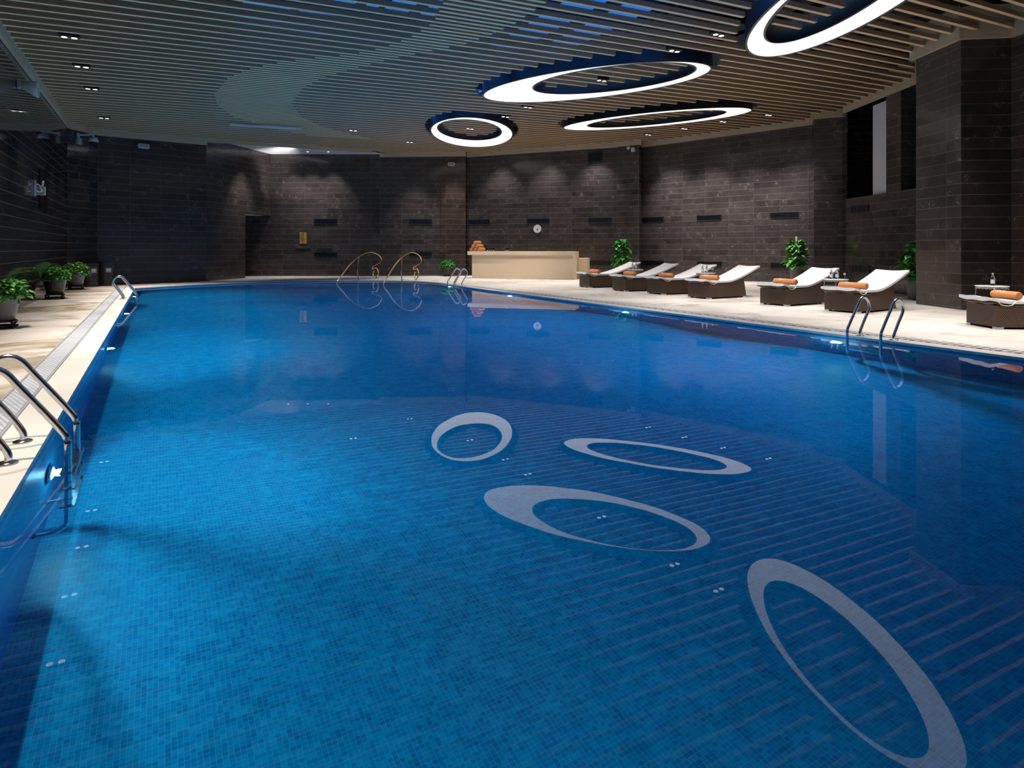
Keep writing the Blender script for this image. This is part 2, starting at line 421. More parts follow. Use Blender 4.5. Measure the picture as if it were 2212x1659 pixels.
# pool basin
mb = MB(); mb.recalc = False
vs = [[Vector((x, y, 0)) for x, y in pool]]
for tri in tessellate_polygon(vs):
    mb.face([(vs[0][i].x, vs[0][i].y, PB) for i in tri])
mb.recalc = True
struct(mb.build('floor_pool', M['mosaic']))
mb = MB(); acc = 0.0
for i in range(len(pool)):
    a, b = pool[i], pool[(i+1) % len(pool)]; L = math.dist(a, b)
    mb.face([(*a, -.035), (*b, -.035), (*b, PB), (*a, PB)], [(acc, 0), (acc+L, 0), (acc+L, PB), (acc, PB)]); acc += L
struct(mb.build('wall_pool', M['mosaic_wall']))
mb = MB()
wl = inset(pool, -.01)
for tri in tessellate_polygon([[Vector((x, y, 0)) for x, y in wl]]):
    pts = [(wl[i][0], wl[i][1], WZ) for i in tri]
    if (Vector(pts[1])-Vector(pts[0])).cross(Vector(pts[2])-Vector(pts[0])).z < 0: pts = pts[::-1]
    mb.face(pts)
mb.recalc = False
mb.smooth = [True]*len(mb.smooth)
w = mb.build('pool_water', M['water']); tag(w, 'clear blue water filling the long indoor swimming pool', 'water', kind='structure')
# entry steps under the two golden handrails
for k, (ins, z) in enumerate(((.35, -.35), (.75, -.65), (1.15, -.95), (1.55, -1.25))):
    cut = [p for p in crv if p[1] > 24.2 and p[0] > 3.2]
    inn = []
    for i, p in enumerate(cut):
        a = Vector(cut[max(0, i-1)]); b = Vector(cut[min(len(cut)-1, i+1)]); tt = (b-a).normalized(); nn = Vector((tt.y, -tt.x))
        inn.append((p[0]+nn.x*ins, p[1]+nn.y*ins))
    mb = MB(); mb.recalc = False
    for i in range(len(cut)-1):
        mb.face([(*cut[i], z), (*inn[i], z), (*inn[i+1], z), (*cut[i+1], z)]); mb.face([(*inn[i], z), (*inn[i], z-.3), (*inn[i+1], z-.3), (*inn[i+1], z)], [(i*.4, z), (i*.4, z-.3), (i*.4+.4, z-.3), (i*.4+.4, z)])
    mb.face([(*cut[0], z), (*cut[0], z-.3), (*inn[0], z-.3), (*inn[0], z)]); mb.face([(*cut[-1], z), (*inn[-1], z), (*inn[-1], z-.3), (*cut[-1], z-.3)])
    mb.recalc = True
    struct(mb.build('trim_pool_step_%d' % (k+1), M['mosaic']))

# left drainage channel and right gutter grille
ch = thing('drain_channel', 'long steel drain grate set in the stained deck along the left pool edge', 'drain', (-1.105, 11, 0))
mb = MB()
for k in range(44): mb.box((0, -14.6+k*.68, .0045), (.19, .672, .009))
mb.build('grate', M['grate'], ch)
for sx in (-1, 1):
    mb = MB(); mb.box((sx*.11, .3, .0055), (.022, 30.0, .011)); mb.build('edge_rail', M['rail_grey'], ch)
gt = thing('gutter_grille', 'narrow patterned overflow grille running along the right pool edge', 'drain', (9.79, 7.9, 0))
mb = MB(); mb.box((0, 0, .004), (.26, 25.4, .008)); mb.build('grate', M['grille'], gt)

# ---------------------------------------------------------------- ceiling
RINGS = [ # outer (cx,cy,a,b,rot), inner
 ((11.14, 7.82, 3.31, 1.21, -2.098), (10.80, 7.617, 2.51, .812, -2.098)),
 ((10.42, 14.68, 3.28, 1.70, -1.011), (10.64, 14.01, 2.24, 1.287, -1.023)),
 ((15.67, 18.17, 3.41, 1.445, -.963), (15.66, 18.08, 2.49, 1.014, -.978)),
 ((10.96, 23.37, 3.557, 1.591, -2.101), (10.53, 22.67, 2.33, 1.162, -2.177))]
RK = .99
RINGS = [tuple((e[0]*RK, e[1]*RK, e[2]*RK, e[3]*RK, e[4]) for e in r) for r in RINGS]
def ell_x(e, y, grow=0.0):
    cx, cy, a, b, r = e; a += grow; b += grow; co, si = math.cos(r), math.sin(r); dy = y-cy
    # ((dx co+dy si)/a)^2+((-dx si+dy co)/b)^2=1
    A = (co/a)**2+(si/b)**2; B = 2*dy*co*si*(1/a**2-1/b**2); Cq = (dy*si/a)**2+(dy*co/b)**2-1
    D = B*B-4*A*Cq
    if D <= 0: return None
    q = math.sqrt(D); return (cx+(-B-q)/(2*A), cx+(-B+q)/(2*A))
clip = [(-2.66, -4), (-2.66, 26.9), (-1.9, 28.1), (1.6, 29.0), (8.7, 29.85), (9.35, 30.45), (13.2, 29.0), (13.5, 29.1), (18.35, 23.7), (18.9, 22.9), (19.5, 23.3), (21.85, 16.3), (20.9, 15.5), (21.4, 14.75), (20.8, 14.2), (18.75, 10.7), (16.0, 9.1), (15.33, 7.76), (16.2, 7.19), (12.5, -4)]
def line_x(poly, y):
    xs = []
    for i in range(len(poly)):
        a, b = poly[i], poly[(i+1) % len(poly)]
        if (a[1] <= y) != (b[1] <= y): xs.append(a[0]+(y-a[1])/(b[1]-a[1])*(b[0]-a[0]))
    xs.sort(); return [(xs[i], xs[i+1]) for i in range(0, len(xs)-1, 2)]
def sub(ints, cut):
    out = []
    for a, b in ints:
        if cut[1] <= a or cut[0] >= b: out.append((a, b)); continue
        if cut[0] > a: out.append((a, cut[0]))
        if cut[1] < b: out.append((cut[1], b))
    return [i for i in out if i[1]-i[0] > .08]
def inter(ints, keep): return [(max(a, keep[0]), min(b, keep[1])) for a, b in ints if min(b, keep[1])-max(a, keep[0]) > .08]
SW, SHT, PITCH = .088, .098, .4075
def slat_spans(y, ints):
    keepers = []
    for o, i in RINGS:
        c = ell_x(o, y, .22)
        if c:
            full = ints; ints = sub(ints, c)
            k = ell_x(i, y, -.16)
            if k: keepers += inter(full, k)
    return ints+keepers
def add_slat(mb, a, b, y):
    z0, z1 = zc(a)+.09, zc(b)+.09; h = SHT; w2 = SW/2
    P = [(a, y-w2, z0), (b, y-w2, z1), (b, y+w2, z1), (a, y+w2, z0), (a, y-w2, z0+h), (b, y-w2, z1+h), (b, y+w2, z1+h), (a, y+w2, z0+h)]
    for q in ((0,3,2,1), (4,5,6,7), (0,1,5,4), (1,2,6,5), (2,3,7,6), (3,0,4,7)): mb.face([P[i] for i in q])
mb = MB(); mb.recalc = False
y = 14.07-PITCH*44
while y < 30.4:
    if y > -3.9:
        for a, b in slat_spans(y, line_x(clip, y)): add_slat(mb, a, b, y)
    y += PITCH
# denser crescent of slats
bo = [(4.3, 8.0), (4.35, 10.0), (4.58, 11.05), (4.76, 11.89), (4.79, 12.34), (4.69, 13.19), (4.43, 14.02), (3.9, 14.9), (3.11, 15.59), (2.44, 16.37), (1.99, 17.09), (1.58, 18.28), (1.42, 20.4), (1.6, 21.9), (2.2, 23.6), (3.0, 24.6), (4.2, 25.9), (5.6, 26.8)]
bi = [(6.15, 8.0), (6.27, 10.34), (6.31, 11.4), (6.2, 12.2), (5.95, 13.1), (5.4, 14.0), (4.84, 14.86), (4.25, 16.1), (3.76, 17.27), (3.53, 18.56), (3.6, 20.8), (4.3, 22.9), (5.5, 24.6), (6.6, 25.6), (7.5, 26.3), (8.0, 26.8)]
def at(poly, y):
    for i in range(len(poly)-1):
        if poly[i][1] <= y <= poly[i+1][1]: return poly[i][0]+(y-poly[i][1])/(poly[i+1][1]-poly[i][1])*(poly[i+1][0]-poly[i][0])
y = 14.07+PITCH*.5-PITCH*14
while y < 26.8:
    a, b = at(bo, y), at(bi, y)
    if a and b: add_slat(mb, a, b, y)
    y += PITCH
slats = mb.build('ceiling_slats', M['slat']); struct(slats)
slats.data.materials.append(M['slat_side'])      # beige face below, darker colour on the other faces
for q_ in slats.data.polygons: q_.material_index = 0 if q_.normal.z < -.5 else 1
mb = MB(); mb.recalc = False
KX0, KX1, KY0, KY1 = 1.6, 10.8, 6.0, 26.0
for (x0, x1, y0, y1) in ((-4, KX0, -6, 36), (KX1, 24, -6, 36), (KX0, KX1, -6, KY0), (KX0, KX1, KY1, 36)):
    mb.box(((x0+x1)/2, (y0+y1)/2, 7.1), (x1-x0, y1-y0, .2))
struct(mb.build('ceiling', M['void']))
mb = MB()
for k in range(8): mb.box((KX0+(KX1-KX0)*k/7, (KY0+KY1)/2, 7.15), (.09, KY1-KY0, .22))
for k in range(9): mb.box(((KX0+KX1)/2, KY0+(KY1-KY0)*k/8, 7.15), (KX1-KX0, .09, .22))
wf = struct(mb.build('window_1', M['black']))
mb = MB(); mb.box(((KX0+KX1)/2, (KY0+KY1)/2, 7.2), (KX1-KX0, KY1-KY0, .012)); mb.build('window_pane', M['pane'], wf)
mb = MB()
for k in range(9): mb.box((-1.2+2.75*k, 12.5, 6.62), (.06, 33, .10))
for k in range(6): mb.box((9.5, 1.0+5*k, 6.80), (24, .12, .22))
struct(mb.build('ceiling_carriers', M['black']))
# fascia trim along the walls
def fascia(name, n, s0=0.0, s1=None, h=.62, th=.10, drop=.10):
    a, b, L, t, nn = seg(n); s1 = L if s1 is None else s1
    mb = MB(); mb.recalc = False
    def q(s, o, z): p = on(n, s, 0, o); return (p[0], p[1], zc(p[0])+z)
    P = [q(s0, .01, -drop), q(s1, .01, -drop), q(s1, th, -drop), q(s0, th, -drop), q(s0, .01, h), q(s1, .01, h), q(s1, th, h), q(s0, th, h)]
    for f in ((0,1,2,3), (4,7,6,5), (0,4,5,1), (1,5,6,2), (2,6,7,3), (3,7,4,0)): mb.face([P[i] for i in f])
    mb.recalc = True
    return struct(mb.build(name, M['trim']))
for i, k in enumerate(('W', 'AB', 'A', 'D', 'E', 'F', 'FG', 'G', 'GH', 'H', 'K', 'L', 'LR', 'R')):
    e0 = -.10 if k in ('LR', 'F', 'FG', 'H', 'L') else 0.0; e1 = .10 if k in ('L', 'F', 'H', 'LR', 'FG') else 0.0
    fascia('trim_%d' % (i+1), k, e0, seg(k)[2]+e1, drop=.10)
S['cut'] = ((1.6, 29.08), (8.8, 29.95)); fascia('trim_15', 'cut', h=.2, th=.06, drop=.02)
mb = MB()
SZ = 5.88
sof = [(1.3, 28.9), (4.9, 33.3), (9.7, 30.5), (8.9, 29.9)]
mb.face([(x, y, SZ) for x, y in sof]); mb.face([(x, y, SZ+.1) for x, y in sof][::-1])
struct(mb.build('ceiling_white_soffit', M['white']))

# light rings
ring_lab = ['large glowing oval ceiling ring nearest the camera, cut by the top of the picture',
            'long glowing oval ceiling ring with the broad bright left end, above mid pool',
            'slim glowing oval ceiling ring above the sun loungers on the right',
            'small round-looking glowing ceiling ring above the far part of the pool']
for k, (o, i) in enumerate(RINGS):
    r = thing('ring_light', ring_lab[k], 'ceiling light', (o[0], o[1], 0), 0, 'glowing ceiling rings')
    N = 120
    def ep(e, j, z, g=0.0):
        a = 2*PI*j/N; x = (e[2]+g)*math.cos(a); yv = (e[3]+g)*math.sin(a); co, si = math.cos(e[4]), math.sin(e[4])
        X = e[0]+x*co-yv*si; return (X-o[0], e[1]+x*si+yv*co-o[1], zc(X)-.02+z)
    J = range(N)
    mb = MB(); mb.recalc = False
    mb.grid([[ep(o, j, -.05, .02) for j in J], [ep(o, j, .40, .02) for j in J]], True)
    mb.grid([[ep(o, j, -.05, .02) for j in J], [ep(o, j, -.05, -.03) for j in J]], True, sm=False)
    mb.grid([[ep(o, j, -.05, -.03) for j in J], [ep(o, j, .0, -.03) for j in J]], True)
    mb.grid([[ep(i, j, -.05, -.02) for j in J], [ep(i, j, .40, -.02) for j in J]], True)
    mb.grid([[ep(i, j, -.05, -.02) for j in J], [ep(i, j, -.05, .03) for j in J]], True, sm=False)
    mb.grid([[ep(i, j, -.05, .03) for j in J], [ep(i, j, .0, .03) for j in J]], True)
    mb.grid([[ep(o, j, .40, .02) for j in J], [ep(i, j, .40, -.02) for j in J]], True, sm=False)
    mb.build('housing', M['bronze'], r)
    mb = MB(); mb.recalc = False
    mb.grid([[ep(o, j, -.035, -.03) for j in J], [ep(i, j, -.035, .03) for j in J]], True, sm=False, flip=False)
    mb.build('diffuser', M['ring_light'], r)

# downlights
def spot(loc, aim, power, ang, blend=.6, col=(1, .93, .86), rad=.05, name='spot_lamp', parent=None):
    l = bpy.data.lights.new(name, 'SPOT'); l.energy = power; l.spot_size = math.radians(ang); l.spot_blend = blend
    l.color = col; l.shadow_soft_size = rad
    o = bpy.data.objects.new(name, l); C.objects.link(o); o.location = loc
    o.rotation_euler = (Vector(aim)-Vector(loc)).to_track_quat('-Z', 'Y').to_euler()
    return o
def make_downlight(mat):
    t = thing('twin_downlight', '', 'ceiling light')
    mb = MB(); mb.box((0, 0, .05), (.36, .19, .10)); mb.build('housing', M['black'], t)
    for sx in (-1, 1):
        mb = MB(); mb.lathe([(.066, 0), (.07, -.012), (.058, -.014)], 18, (sx*.085, 0, -.002))
        b = mb.build('bezel', M['black'], t)
        mb = MB(); mb.lathe([(.055, 0), (.055, -.006), (.001, -.008)], 18, (sx*.085, 0, -.014)); mb.build('bulb', mat, b)
    return t
DL = [ # x, y, lit, label, aim offset, power
 (-1.55, 13.5, 1, 'bright twin downlight nearest the camera in the row beside the left wall'),
 (-1.6, 16.0, 1, 'second bright twin downlight from the camera beside the left wall'),
 (-1.6, 18.45, 1, 'third twin downlight from the camera beside the left wall'),
 (-1.59, 20.9, 2, 'dimmer tilted twin downlight, fourth from the camera beside the left wall'),
 (-1.58, 25.38, 1, 'twin downlight nearest the far left corner above the bins'),
 (6.56, 24.75, 1, 'twin downlight in the slats left of the round-looking ring'),
 (9.55, 26.77, 1, 'twin downlight close to the back wall above the golden handrails'),
 (10.55, 22.75, 1, 'twin downlight inside the round-looking far ring'),
 (10.7, 20.12, 1, 'twin downlight just right of the round-looking far ring'),
 (10.62, 18.41, 1, 'twin downlight between the far ring and the long oval ring'),
 (10.71, 14.5, 1, 'twin downlight inside the long oval ring above mid pool'),
 (10.59, 11.5, 1, 'twin downlight just behind the long oval ring towards the camera'),
 (10.63, 10.18, 1, 'tilted twin downlight left of the nearest large ring'),
 (18.17, 21.32, 1, 'twin downlight near the pier, left of two above the slim ring wall side'),
 (18.55, 19.58, 1, 'twin downlight near the right back wall, behind the slim ring'),
 (18.83, 17.81, 1, 'bright twin downlight right behind the end of the slim ring'),
 (19.4, 16.19, 1, 'twin downlight nearest the stone pilaster, right of the slim ring')]
d1, d2 = make_downlight(M['lamp']), make_downlight(M['lamp_dim'])
first = {1: d1, 2: d2}; used = set()
for x, y, k, lab in DL:
    if k in used: o = copy_tree(first[k])
    else: o = first[k]; used.add(k)
    o.location = (x, y, zc(x)+.085); o['label'] = lab; o['group'] = 'twin downlights in the slatted ceiling'
WARM = (1.0, .945, .88)
caus = []
for x, y in ((-1.5, -.5), (-1.5, 2), (-1.5, 4.5), (-1.5, 7), (-1.55, 9.5), (-1.55, 11.5), (-1.55, 13.5), (-1.6, 16), (-1.6, 18.45), (-1.58, 20.9), (-1.58, 23.3), (-1.58, 25.38)):
    spot((x-.085, y, zc(x)+.03), (x-.45, y, 0), 420 if y < 10 else 300, 58, .9, (1, .92, .82))            # one bulb of the pair washes the deck,
    caus.append(spot((x+.085, y, zc(x)+.03), (x+(1.35 if y < 10 else 1.9), y, 0), 1150 if y < 10 else 1900, 62, 1.0, (1, .95, .88)))   # the other one looks into the pool
for x, y in ((6.56, 24.75), (9.55, 26.77), (10.55, 22.75), (10.7, 20.12), (10.62, 18.41), (10.71, 14.5), (10.59, 11.5), (10.63, 10.18), (10.6, 7.2), (10.6, 5.2), (10.4, 3.4)):
    spot((x, y, zc(x)-.08), (x+1.4, y, 0), 930, 72, .9, WARM)
    if y < 21: caus.append(spot((x-.085, y, zc(x)-.08), (x-3.0, y, 0), 300, 60, 1.0, (.95, .97, 1)))
for x, y in ((18.17, 21.32), (18.55, 19.58), (18.83, 17.81), (19.4, 16.19)):
    spot((x, y, zc(x)-.03), (x-1.2, y-.3, 0), 1000, 70, .8, WARM)
    spot((x, y, zc(x)-.03), (x+2.6, y+.6, 1.6), 1000, 64, 1.0, (.98, .96, 1))
for x, y in ((14.0, 27.3), (15.6, 25.5), (17.2, 23.9)):
    spot((x, y, zc(x)-.03), (x+1.0, y+1.0, 1.2), 330, 80, 1.0, (.97, .97, 1))
    spot((x, y, zc(x)-.03), (x-1.0, y-1.2, 0), 850, 70, .8, WARM)
for x, y in ((15.4, 12.5), (15.6, 10.2), (14.6, 7.0), (13.2, 4.4)):
    spot((x, y, zc(x)-.03), (x-1.0, y, 0), 700, 70, .8, WARM)
spot((10.7, 21.9, zc(10.7)-.03), (13.6, 25.3, .55), 430, 44, 1.0, WARM); spot((11.4, 20.2, zc(11.4)-.03), (14.9, 23.6, .55), 330, 40, 1.0, WARM)  # two extra spots added to brighten the counter
ws = [(5.35, 31.75, 'bright recessed spot in the white soffit, left of three'), (6.15, 31.3, 'recessed spot in the white soffit, middle and largest-looking of three'), (7.0, 30.85, 'small recessed spot in the white soffit, right of three')]
sp = thing('soffit_spotlight', '', 'ceiling light')
mb = MB(); mb.lathe([(.075, 0), (.08, -.012), (.06, -.014)], 20); mb.build('bezel', M['offwhite'], sp)
mb = MB(); mb.lathe([(.055, -.008), (.055, -.016), (.001, -.02)], 20); mb.build('bulb', M['lamp'], sp)
for k, (x, y, lab) in enumerate(ws):
    o = sp if k == 0 else copy_tree(sp)
    o.location = (x, y, SZ-.002); o['label'] = lab; o['group'] = 'spots in the white soffit'
    spot((x, y, SZ-.05), (x+.5, y+.95, 1.0), 380, 70, 1.0, (1, .95, .97))
spot((3.9, 30.6, SZ-.05), (3.4, 31.2, 1.5), 500, 62, 1.0, (1, .95, .97))
for x, y in ((10.6, 28.9), (12.3, 28.3)): spot((x, y, zc(x)-.03), (x+.3, y+.75, 0), 600, 62, 1.0, (1, .95, .97))
# added unseen area light behind the slat fascia, brightens the white soffit
al = bpy.data.lights.new('soffit_fill', 'AREA'); al.shape = 'RECTANGLE'; al.size = 6.6; al.size_y = .06; al.energy = 45; al.spread = math.radians(75); al.color = (1, .97, .95)
ao = bpy.data.objects.new('soffit_fill', al); C.objects.link(ao); ao.location = (5.2, 29.66, zc(5.2)-.02)
ao.rotation_euler = (Vector((-.10, .70, .70))).to_track_quat('-Z', 'X').to_euler()
# a pale flat bar between the slats
b = MB(); 
bx0, bx1, by = 2.2, 4.6, 24.66
b.box(((bx0+bx1)/2, by, 0), (bx1-bx0, .13, .05)); o = b.build('ceiling_bar', M['offwhite'], None, (0, 0, zc(3.4)-.01)); o.rotation_euler = (0, -.024, 0)
o.location = (0, 0, zc(0)-.005)
tag(o, 'pale straight bar set between the ceiling slats at the far left', 'ceiling bar')

# ---------------------------------------------------------------- underwater lamps
pl = thing('pool_lamp', '', 'pool light')
mb = MB(); mb.lathe([(.13, 0), (.135, .02), (.115, .03), (.10, .022)], 28); b = mb.build('rim', M['chrome'], pl)
mb = MB(); mb.lathe([(.10, .02), (.07, .034), (.001, .04)], 28); mb.build('lens', M['pool_lamp'], pl)
PLS = [(-.70, 5.72, -.75, 90, 'underwater lamp behind the near left ladder', 360), (-.70, 11.5, -.75, 90, 'second underwater lamp along the left pool wall', 650),
       (-.70, 17.0, -.75, 90, 'third underwater lamp along the left pool wall', 1700), (-.70, 22.6, -.75, 90, 'underwater lamp below the far left ladder', 2000),
       (9.35, 6.5, -.50, -90, 'underwater lamp beside the near right ladder', 1500), (9.35, 11.7, -.50, -90, 'second underwater lamp along the right pool wall', 2900),
       (9.35, 17.2, -.50, -90, 'third underwater lamp along the right pool wall', 2600), (9.55, 22.3, -.50, -90, 'underwater lamp beside the small far right ladder', 1800)]
for k, (x, y, z, r, lab, pw) in enumerate(PLS):
    o = pl if k == 0 else copy_tree(pl)
    o.location = (x, y, z); o.rotation_euler = (0, math.radians(r), 0); o['label'] = lab; o['group'] = 'round underwater pool lamps'
    sx = 1 if r > 0 else -1
    pt = bpy.data.lights.new('pool_glow', 'POINT'); pt.energy = 24 if sx > 0 else 50; pt.color = (.35, .75, 1.0); pt.shadow_soft_size = .05
    po = bpy.data.objects.new('pool_glow', pt); C.objects.link(po); po.location = (x+sx*.07, y, z)
    s = spot((x+sx*.055, y, z), (x+sx*4, y, z-.5), pw, 168, .25, (.34, .78, 1.0) if sx > 0 else (.12, .58, 1.0), .045, 'pool_spot')

# daylight-free room: the deck lamps also shine through the still water onto the tiles
for o in caus: o.data.cycles.is_caustics_light = True
for nme in ('floor_pool', 'wall_pool'): bpy.data.objects[nme].cycles.is_caustics_receiver = True
w.cycles.is_caustics_caster = True
# ---------------------------------------------------------------- ladders
PROF = [(.11, 0), (.11, .07), (.20, .22), (.315, .38), (.335, .46), (.30, .54), (.22, .595), (.13, .575), (.04, .46), (-.15, .20), (-.20, .11), (-.205, 0), (-.205, -.95), (-.19, -1.06), (-.13, -1.13), (-.02, -1.15)]
def make_ladder(label, half=.26, small=1.0):
    t = thing('pool_ladder', label, 'pool ladder')
    pts = smooth_path([(o, 0, z) for o, z in PROF], 5)
    for sy in (-1, 1):
        mb = MB(); mb.tube([(p.x, sy*half, p.z) for p in pts], .0215, 14); rl = mb.build('grab_rail', M['chrome'], t)
        mb = MB(); mb.lathe([(.058, 0), (.058, .008), (.035, .014), (.024, .015)], 22, (.11, sy*half, .002)); mb.build('flange', M['chrome'], rl)
        for z in (-.12, -.40, -.68):
            mb = MB(); mb.lathe([(.0225, -.018), (.027, -.014), (.027, .014), (.0225, .018)], 14, (-.205, sy*half, z)); mb.build('clamp', M['chrome'], rl)
    for z in (-.22, -.50, -.78):
        mb = MB(); mb.box((-.205, 0, z), (.09, 2*half+.07, .022)); mb.build('tread', M['chrome'], t, bevel=.006)
    return t
ld = make_ladder('shiny steel ladder at the near left pool edge, cut off by the picture edge')
ld.location = (PX0-.02, 5.34, 0); ld.rotation_euler = (0, 0, PI)
ld['group'] = 'steel pool ladders'
dup(ld, 'steel ladder at the far left pool edge across the drain channel', (PX0-.02, 20.2, 0), PI)
dup(ld, 'steel ladder at the right pool edge in front of the loungers', (PX1, 5.93, 0), 0)
dup(ld, 'small-looking steel ladder at the far right pool edge before the beige counter', (9.52, 21.75, 0), math.radians(4))
# golden handrails
def make_rail(label):
    t = thing('pool_handrail', label, 'handrail')
    p = [(-.12, -.30), (0, 0), (.47, .33), (.98, .67), (1.65, .97), (2.21, 1.13), (2.72, 1.18), (3.35, 1.08), (3.68, .89), (3.66, .74), (3.33, .66), (2.95, .56), (2.84, .48), (2.93, .455), (3.17, .49), (3.36, .38), (3.40, .21), (3.28, .08), (3.10, .02), (2.98, .12), (2.93, .24), (3.0, .31)]
    k = .93
    pts = smooth_path([(a*k, 0, b) for a, b in p], 5)
    mb = MB(); mb.tube(pts, .026, 12); mb.build('rail', M['gold'], t)
    mb = MB(); mb.tube(smooth_path([(1.72*k, 0, .985), (1.62*k, 0, .65), (1.60*k, 0, .31), (1.70*k, 0, 0)], 5), .021, 10); mb.build('post', M['gold'], t)
    mb = MB(); mb.lathe([(.001, -.04), (.034, -.02), (.034, .02), (.001, .04)], 14, (3.0*k, 0, .32)); mb.build('finial', M['gold'], t)
    return t
hr = make_rail('curled golden handrail at the pool steps, right one of the pair')
hr.location = (7.57, 24.15, 0); hr.rotation_euler = (0, 0, math.atan2(2.18, 2.19)); hr['group'] = 'curled golden handrails'
dup(hr, 'curled golden handrail at the pool steps, left one of the pair', (6.25, 26.05, 0), math.atan2(2.0, 2.19))

# ---------------------------------------------------------------- planting
def leaf(mb, p, d, up, L, W):
    d = d.normalized(); side = d.cross(up).normalized(); nn = side.cross(d).normalized()
    sec = [(0, 0, 0), (.12, .55, .03), (.35, 1.0, .05), (.65, .72, .0), (.88, .28, -.08), (1.0, 0, -.14)]
    rows = []
    for t, w, h in sec:
        c = p+d*(t*L)+nn*(h*L)
        rows.append([c+side*(-w*W)+nn*(.22*w*W), c, c+side*(w*W)+nn*(.22*w*W)])
    b = len(mb.v)
    mb.grid(rows, sm=True)
def foliage(kind, n, R, z0, H, L0, seed, trail=0.0):
    rd = random.Random(seed); mb = MB(); mb.recalc = False
    st = MB()
    for i in range(n):
        a = rd.uniform(0, 2*PI); q = rd.random()
        if kind == 'dome':
            el = math.asin(rd.uniform(-.15, 1)); r = R*(.45+.55*math.sqrt(rd.random()))
            p = Vector((r*math.cos(el)*math.cos(a), r*math.cos(el)*math.sin(a), z0+H*max(0, math.sin(el))*(r/R)+(.0 if el > 0 else -.04)))
            if trail and rd.random() < .15: p.z -= rd.uniform(0, trail)
        else:
            h = rd.random()
            r = R*(1-.62*h**1.3)*(.35+.65*rd.random())
            p = Vector((r*math.cos(a), r*math.sin(a), z0+H*h))
        out = Vector((math.cos(a), math.sin(a), rd.uniform(-.75, .45)))
        out += Vector((rd.uniform(-.5, .5), rd.uniform(-.5, .5), 0))
        L = L0*rd.uniform(.7, 1.25)
        leaf(mb, p, out, Vector((rd.uniform(-.3, .3), rd.uniform(-.3, .3), 1)), L, L*.44)
        if i % 3 == 0:
            st.tube([(p.x*.1, p.y*.1, z0+ (0 if kind == 'dome' else (p.z-z0)*.8)), tuple(p*1.0)], .004, 4, caps=False)
    return mb, st
def pot_profile(h, rt, rb):
    return [(rb*.8, 0), (rb, .01), (rb+(rt-rb)*.35, h*.3), (rb+(rt-rb)*.75, h*.62), (rt, h*.94), (rt+.012, h), (rt-.02, h), (rt-.03, h-.05)]
def pot_plant(name, label, loc, potmat, leafm, seed, zr=.44, rt=.27, rb=.19, fol=('dome', 230, .36, .25, .15), stand=True, pole=0.0, group=None, wallx=None):
    t = thing(name, label, 'potted plant', loc, 0.0, group)
    b = .13 if stand else 0.0
    mb = MB(); mb.lathe(pot_profile(zr, rt, rb), 32, (0, 0, b)); mb.build('pot', potmat, t)
    mb = MB(); mb.lathe([(.001, 0), (rt-.03, 0), (rt-.028, .004)], 20, (0, 0, b+zr-.05)); mb.build('soil', M['soil'], t)
    if stand:
        mb = MB(); mb.lathe([(rb-.03, .105), (rb+.03, .105), (rb+.035, .13), (rb-.03, .13), (rb-.03, .105)], 28); mb.build('stand_ring', M['stand'], t)
        for k in range(4):
            a = PI/4+k*PI/2; u = Vector((math.cos(a), math.sin(a), 0)); r0 = rb
            pts = smooth_path([u*(r0+.02)+Vector((0,0,.115)), u*(r0+.07)+Vector((0,0,.10)), u*(r0+.05)+Vector((0,0,.07)), u*(r0+.02)+Vector((0,0,.045)), u*(r0+.06)+Vector((0,0,.018)), u*(r0+.09)+Vector((0,0,.03))], 4)
            mb = MB(); mb.tube(pts, lambda i: .018, 8); mb.box(tuple(u*(r0+.04)+Vector((0,0,.008))), (.05, .05, .016), a); mb.build('stand_leg', M['stand'], t)
        mb = MB(); mb.lathe([(rb-.05, .03), (rb+.04, .03), (rb+.04, .048), (rb-.05, .048), (rb-.05, .03)], 24); mb.build('stand_stretcher', M['stand'], t)
    k, n, R, H, L0 = fol
    f, st = foliage(k, n, R, b+zr-.02, H, L0, seed, .1)
    if wallx is not None:
        for g_ in (f, st): g_.v = [(max(v[0], wallx-loc[0]), v[1], v[2]) for v in g_.v]
    f.build('foliage', leafm, t); st.build('stems', M['stem'], t)
    if pole:
        mb = MB(); mb.lathe([(.032, 0), (.032, pole), (.001, pole+.01)], 12, (0, 0, b+zr-.06)); mb.build('climbing_pole', M['pole'], t)
    return t
pot_plant('potted_pothos', 'leafy pothos in a grey pot at the left picture edge', (-2.33, 13.75, 0), M['pot_grey'], M['leaf'], 3, zr=.47, fol=('dome', 300, .34, .27, .125), wallx=-2.71)
pot_plant('potted_pothos', 'bushy pothos in a dark brown pot on a carved stand by the left wall', (-2.42, 21.0, 0), M['pot_dark'], M['leaf'], 5, fol=('dome', 900, .34, .30, .075), wallx=-2.71)
pot_plant('potted_pothos', 'bushy pothos in a grey pot on a carved stand beside the bins', (-2.36, 25.4, 0), M['pot_grey'], M['leaf'], 8, fol=('dome', 900, .40, .34, .080), wallx=-2.71)
pot_plant('potted_shrub', 'small green plant in a black pot before the back wall left of the counter', (12.2, 28.9, 0), M['pot_dark'], M['leaf_dark'], 11, zr=.46, rt=.26, rb=.22, fol=('dome', 700, .36, .36, .08), stand=False)
pot_plant('potted_climber', 'tall leafy plant behind the loungers next to the stone pier', (18.0, 22.85, 0), M['pot_grey'], M['leaf_dark'], 14, zr=.6, rt=.27, rb=.2, fol=('cone', 210, .36, 1.15, .23), stand=False, pole=1.0)
pot_plant('potted_climber', 'tall leafy plant on a pole in a grey pot before the right back wall', (20.95, 16.22, 0), M['pot_grey'], M['leaf'], 17, zr=.68, rt=.26, rb=.19, fol=('cone', 190, .36, .95, .23), stand=False, pole=1.16)
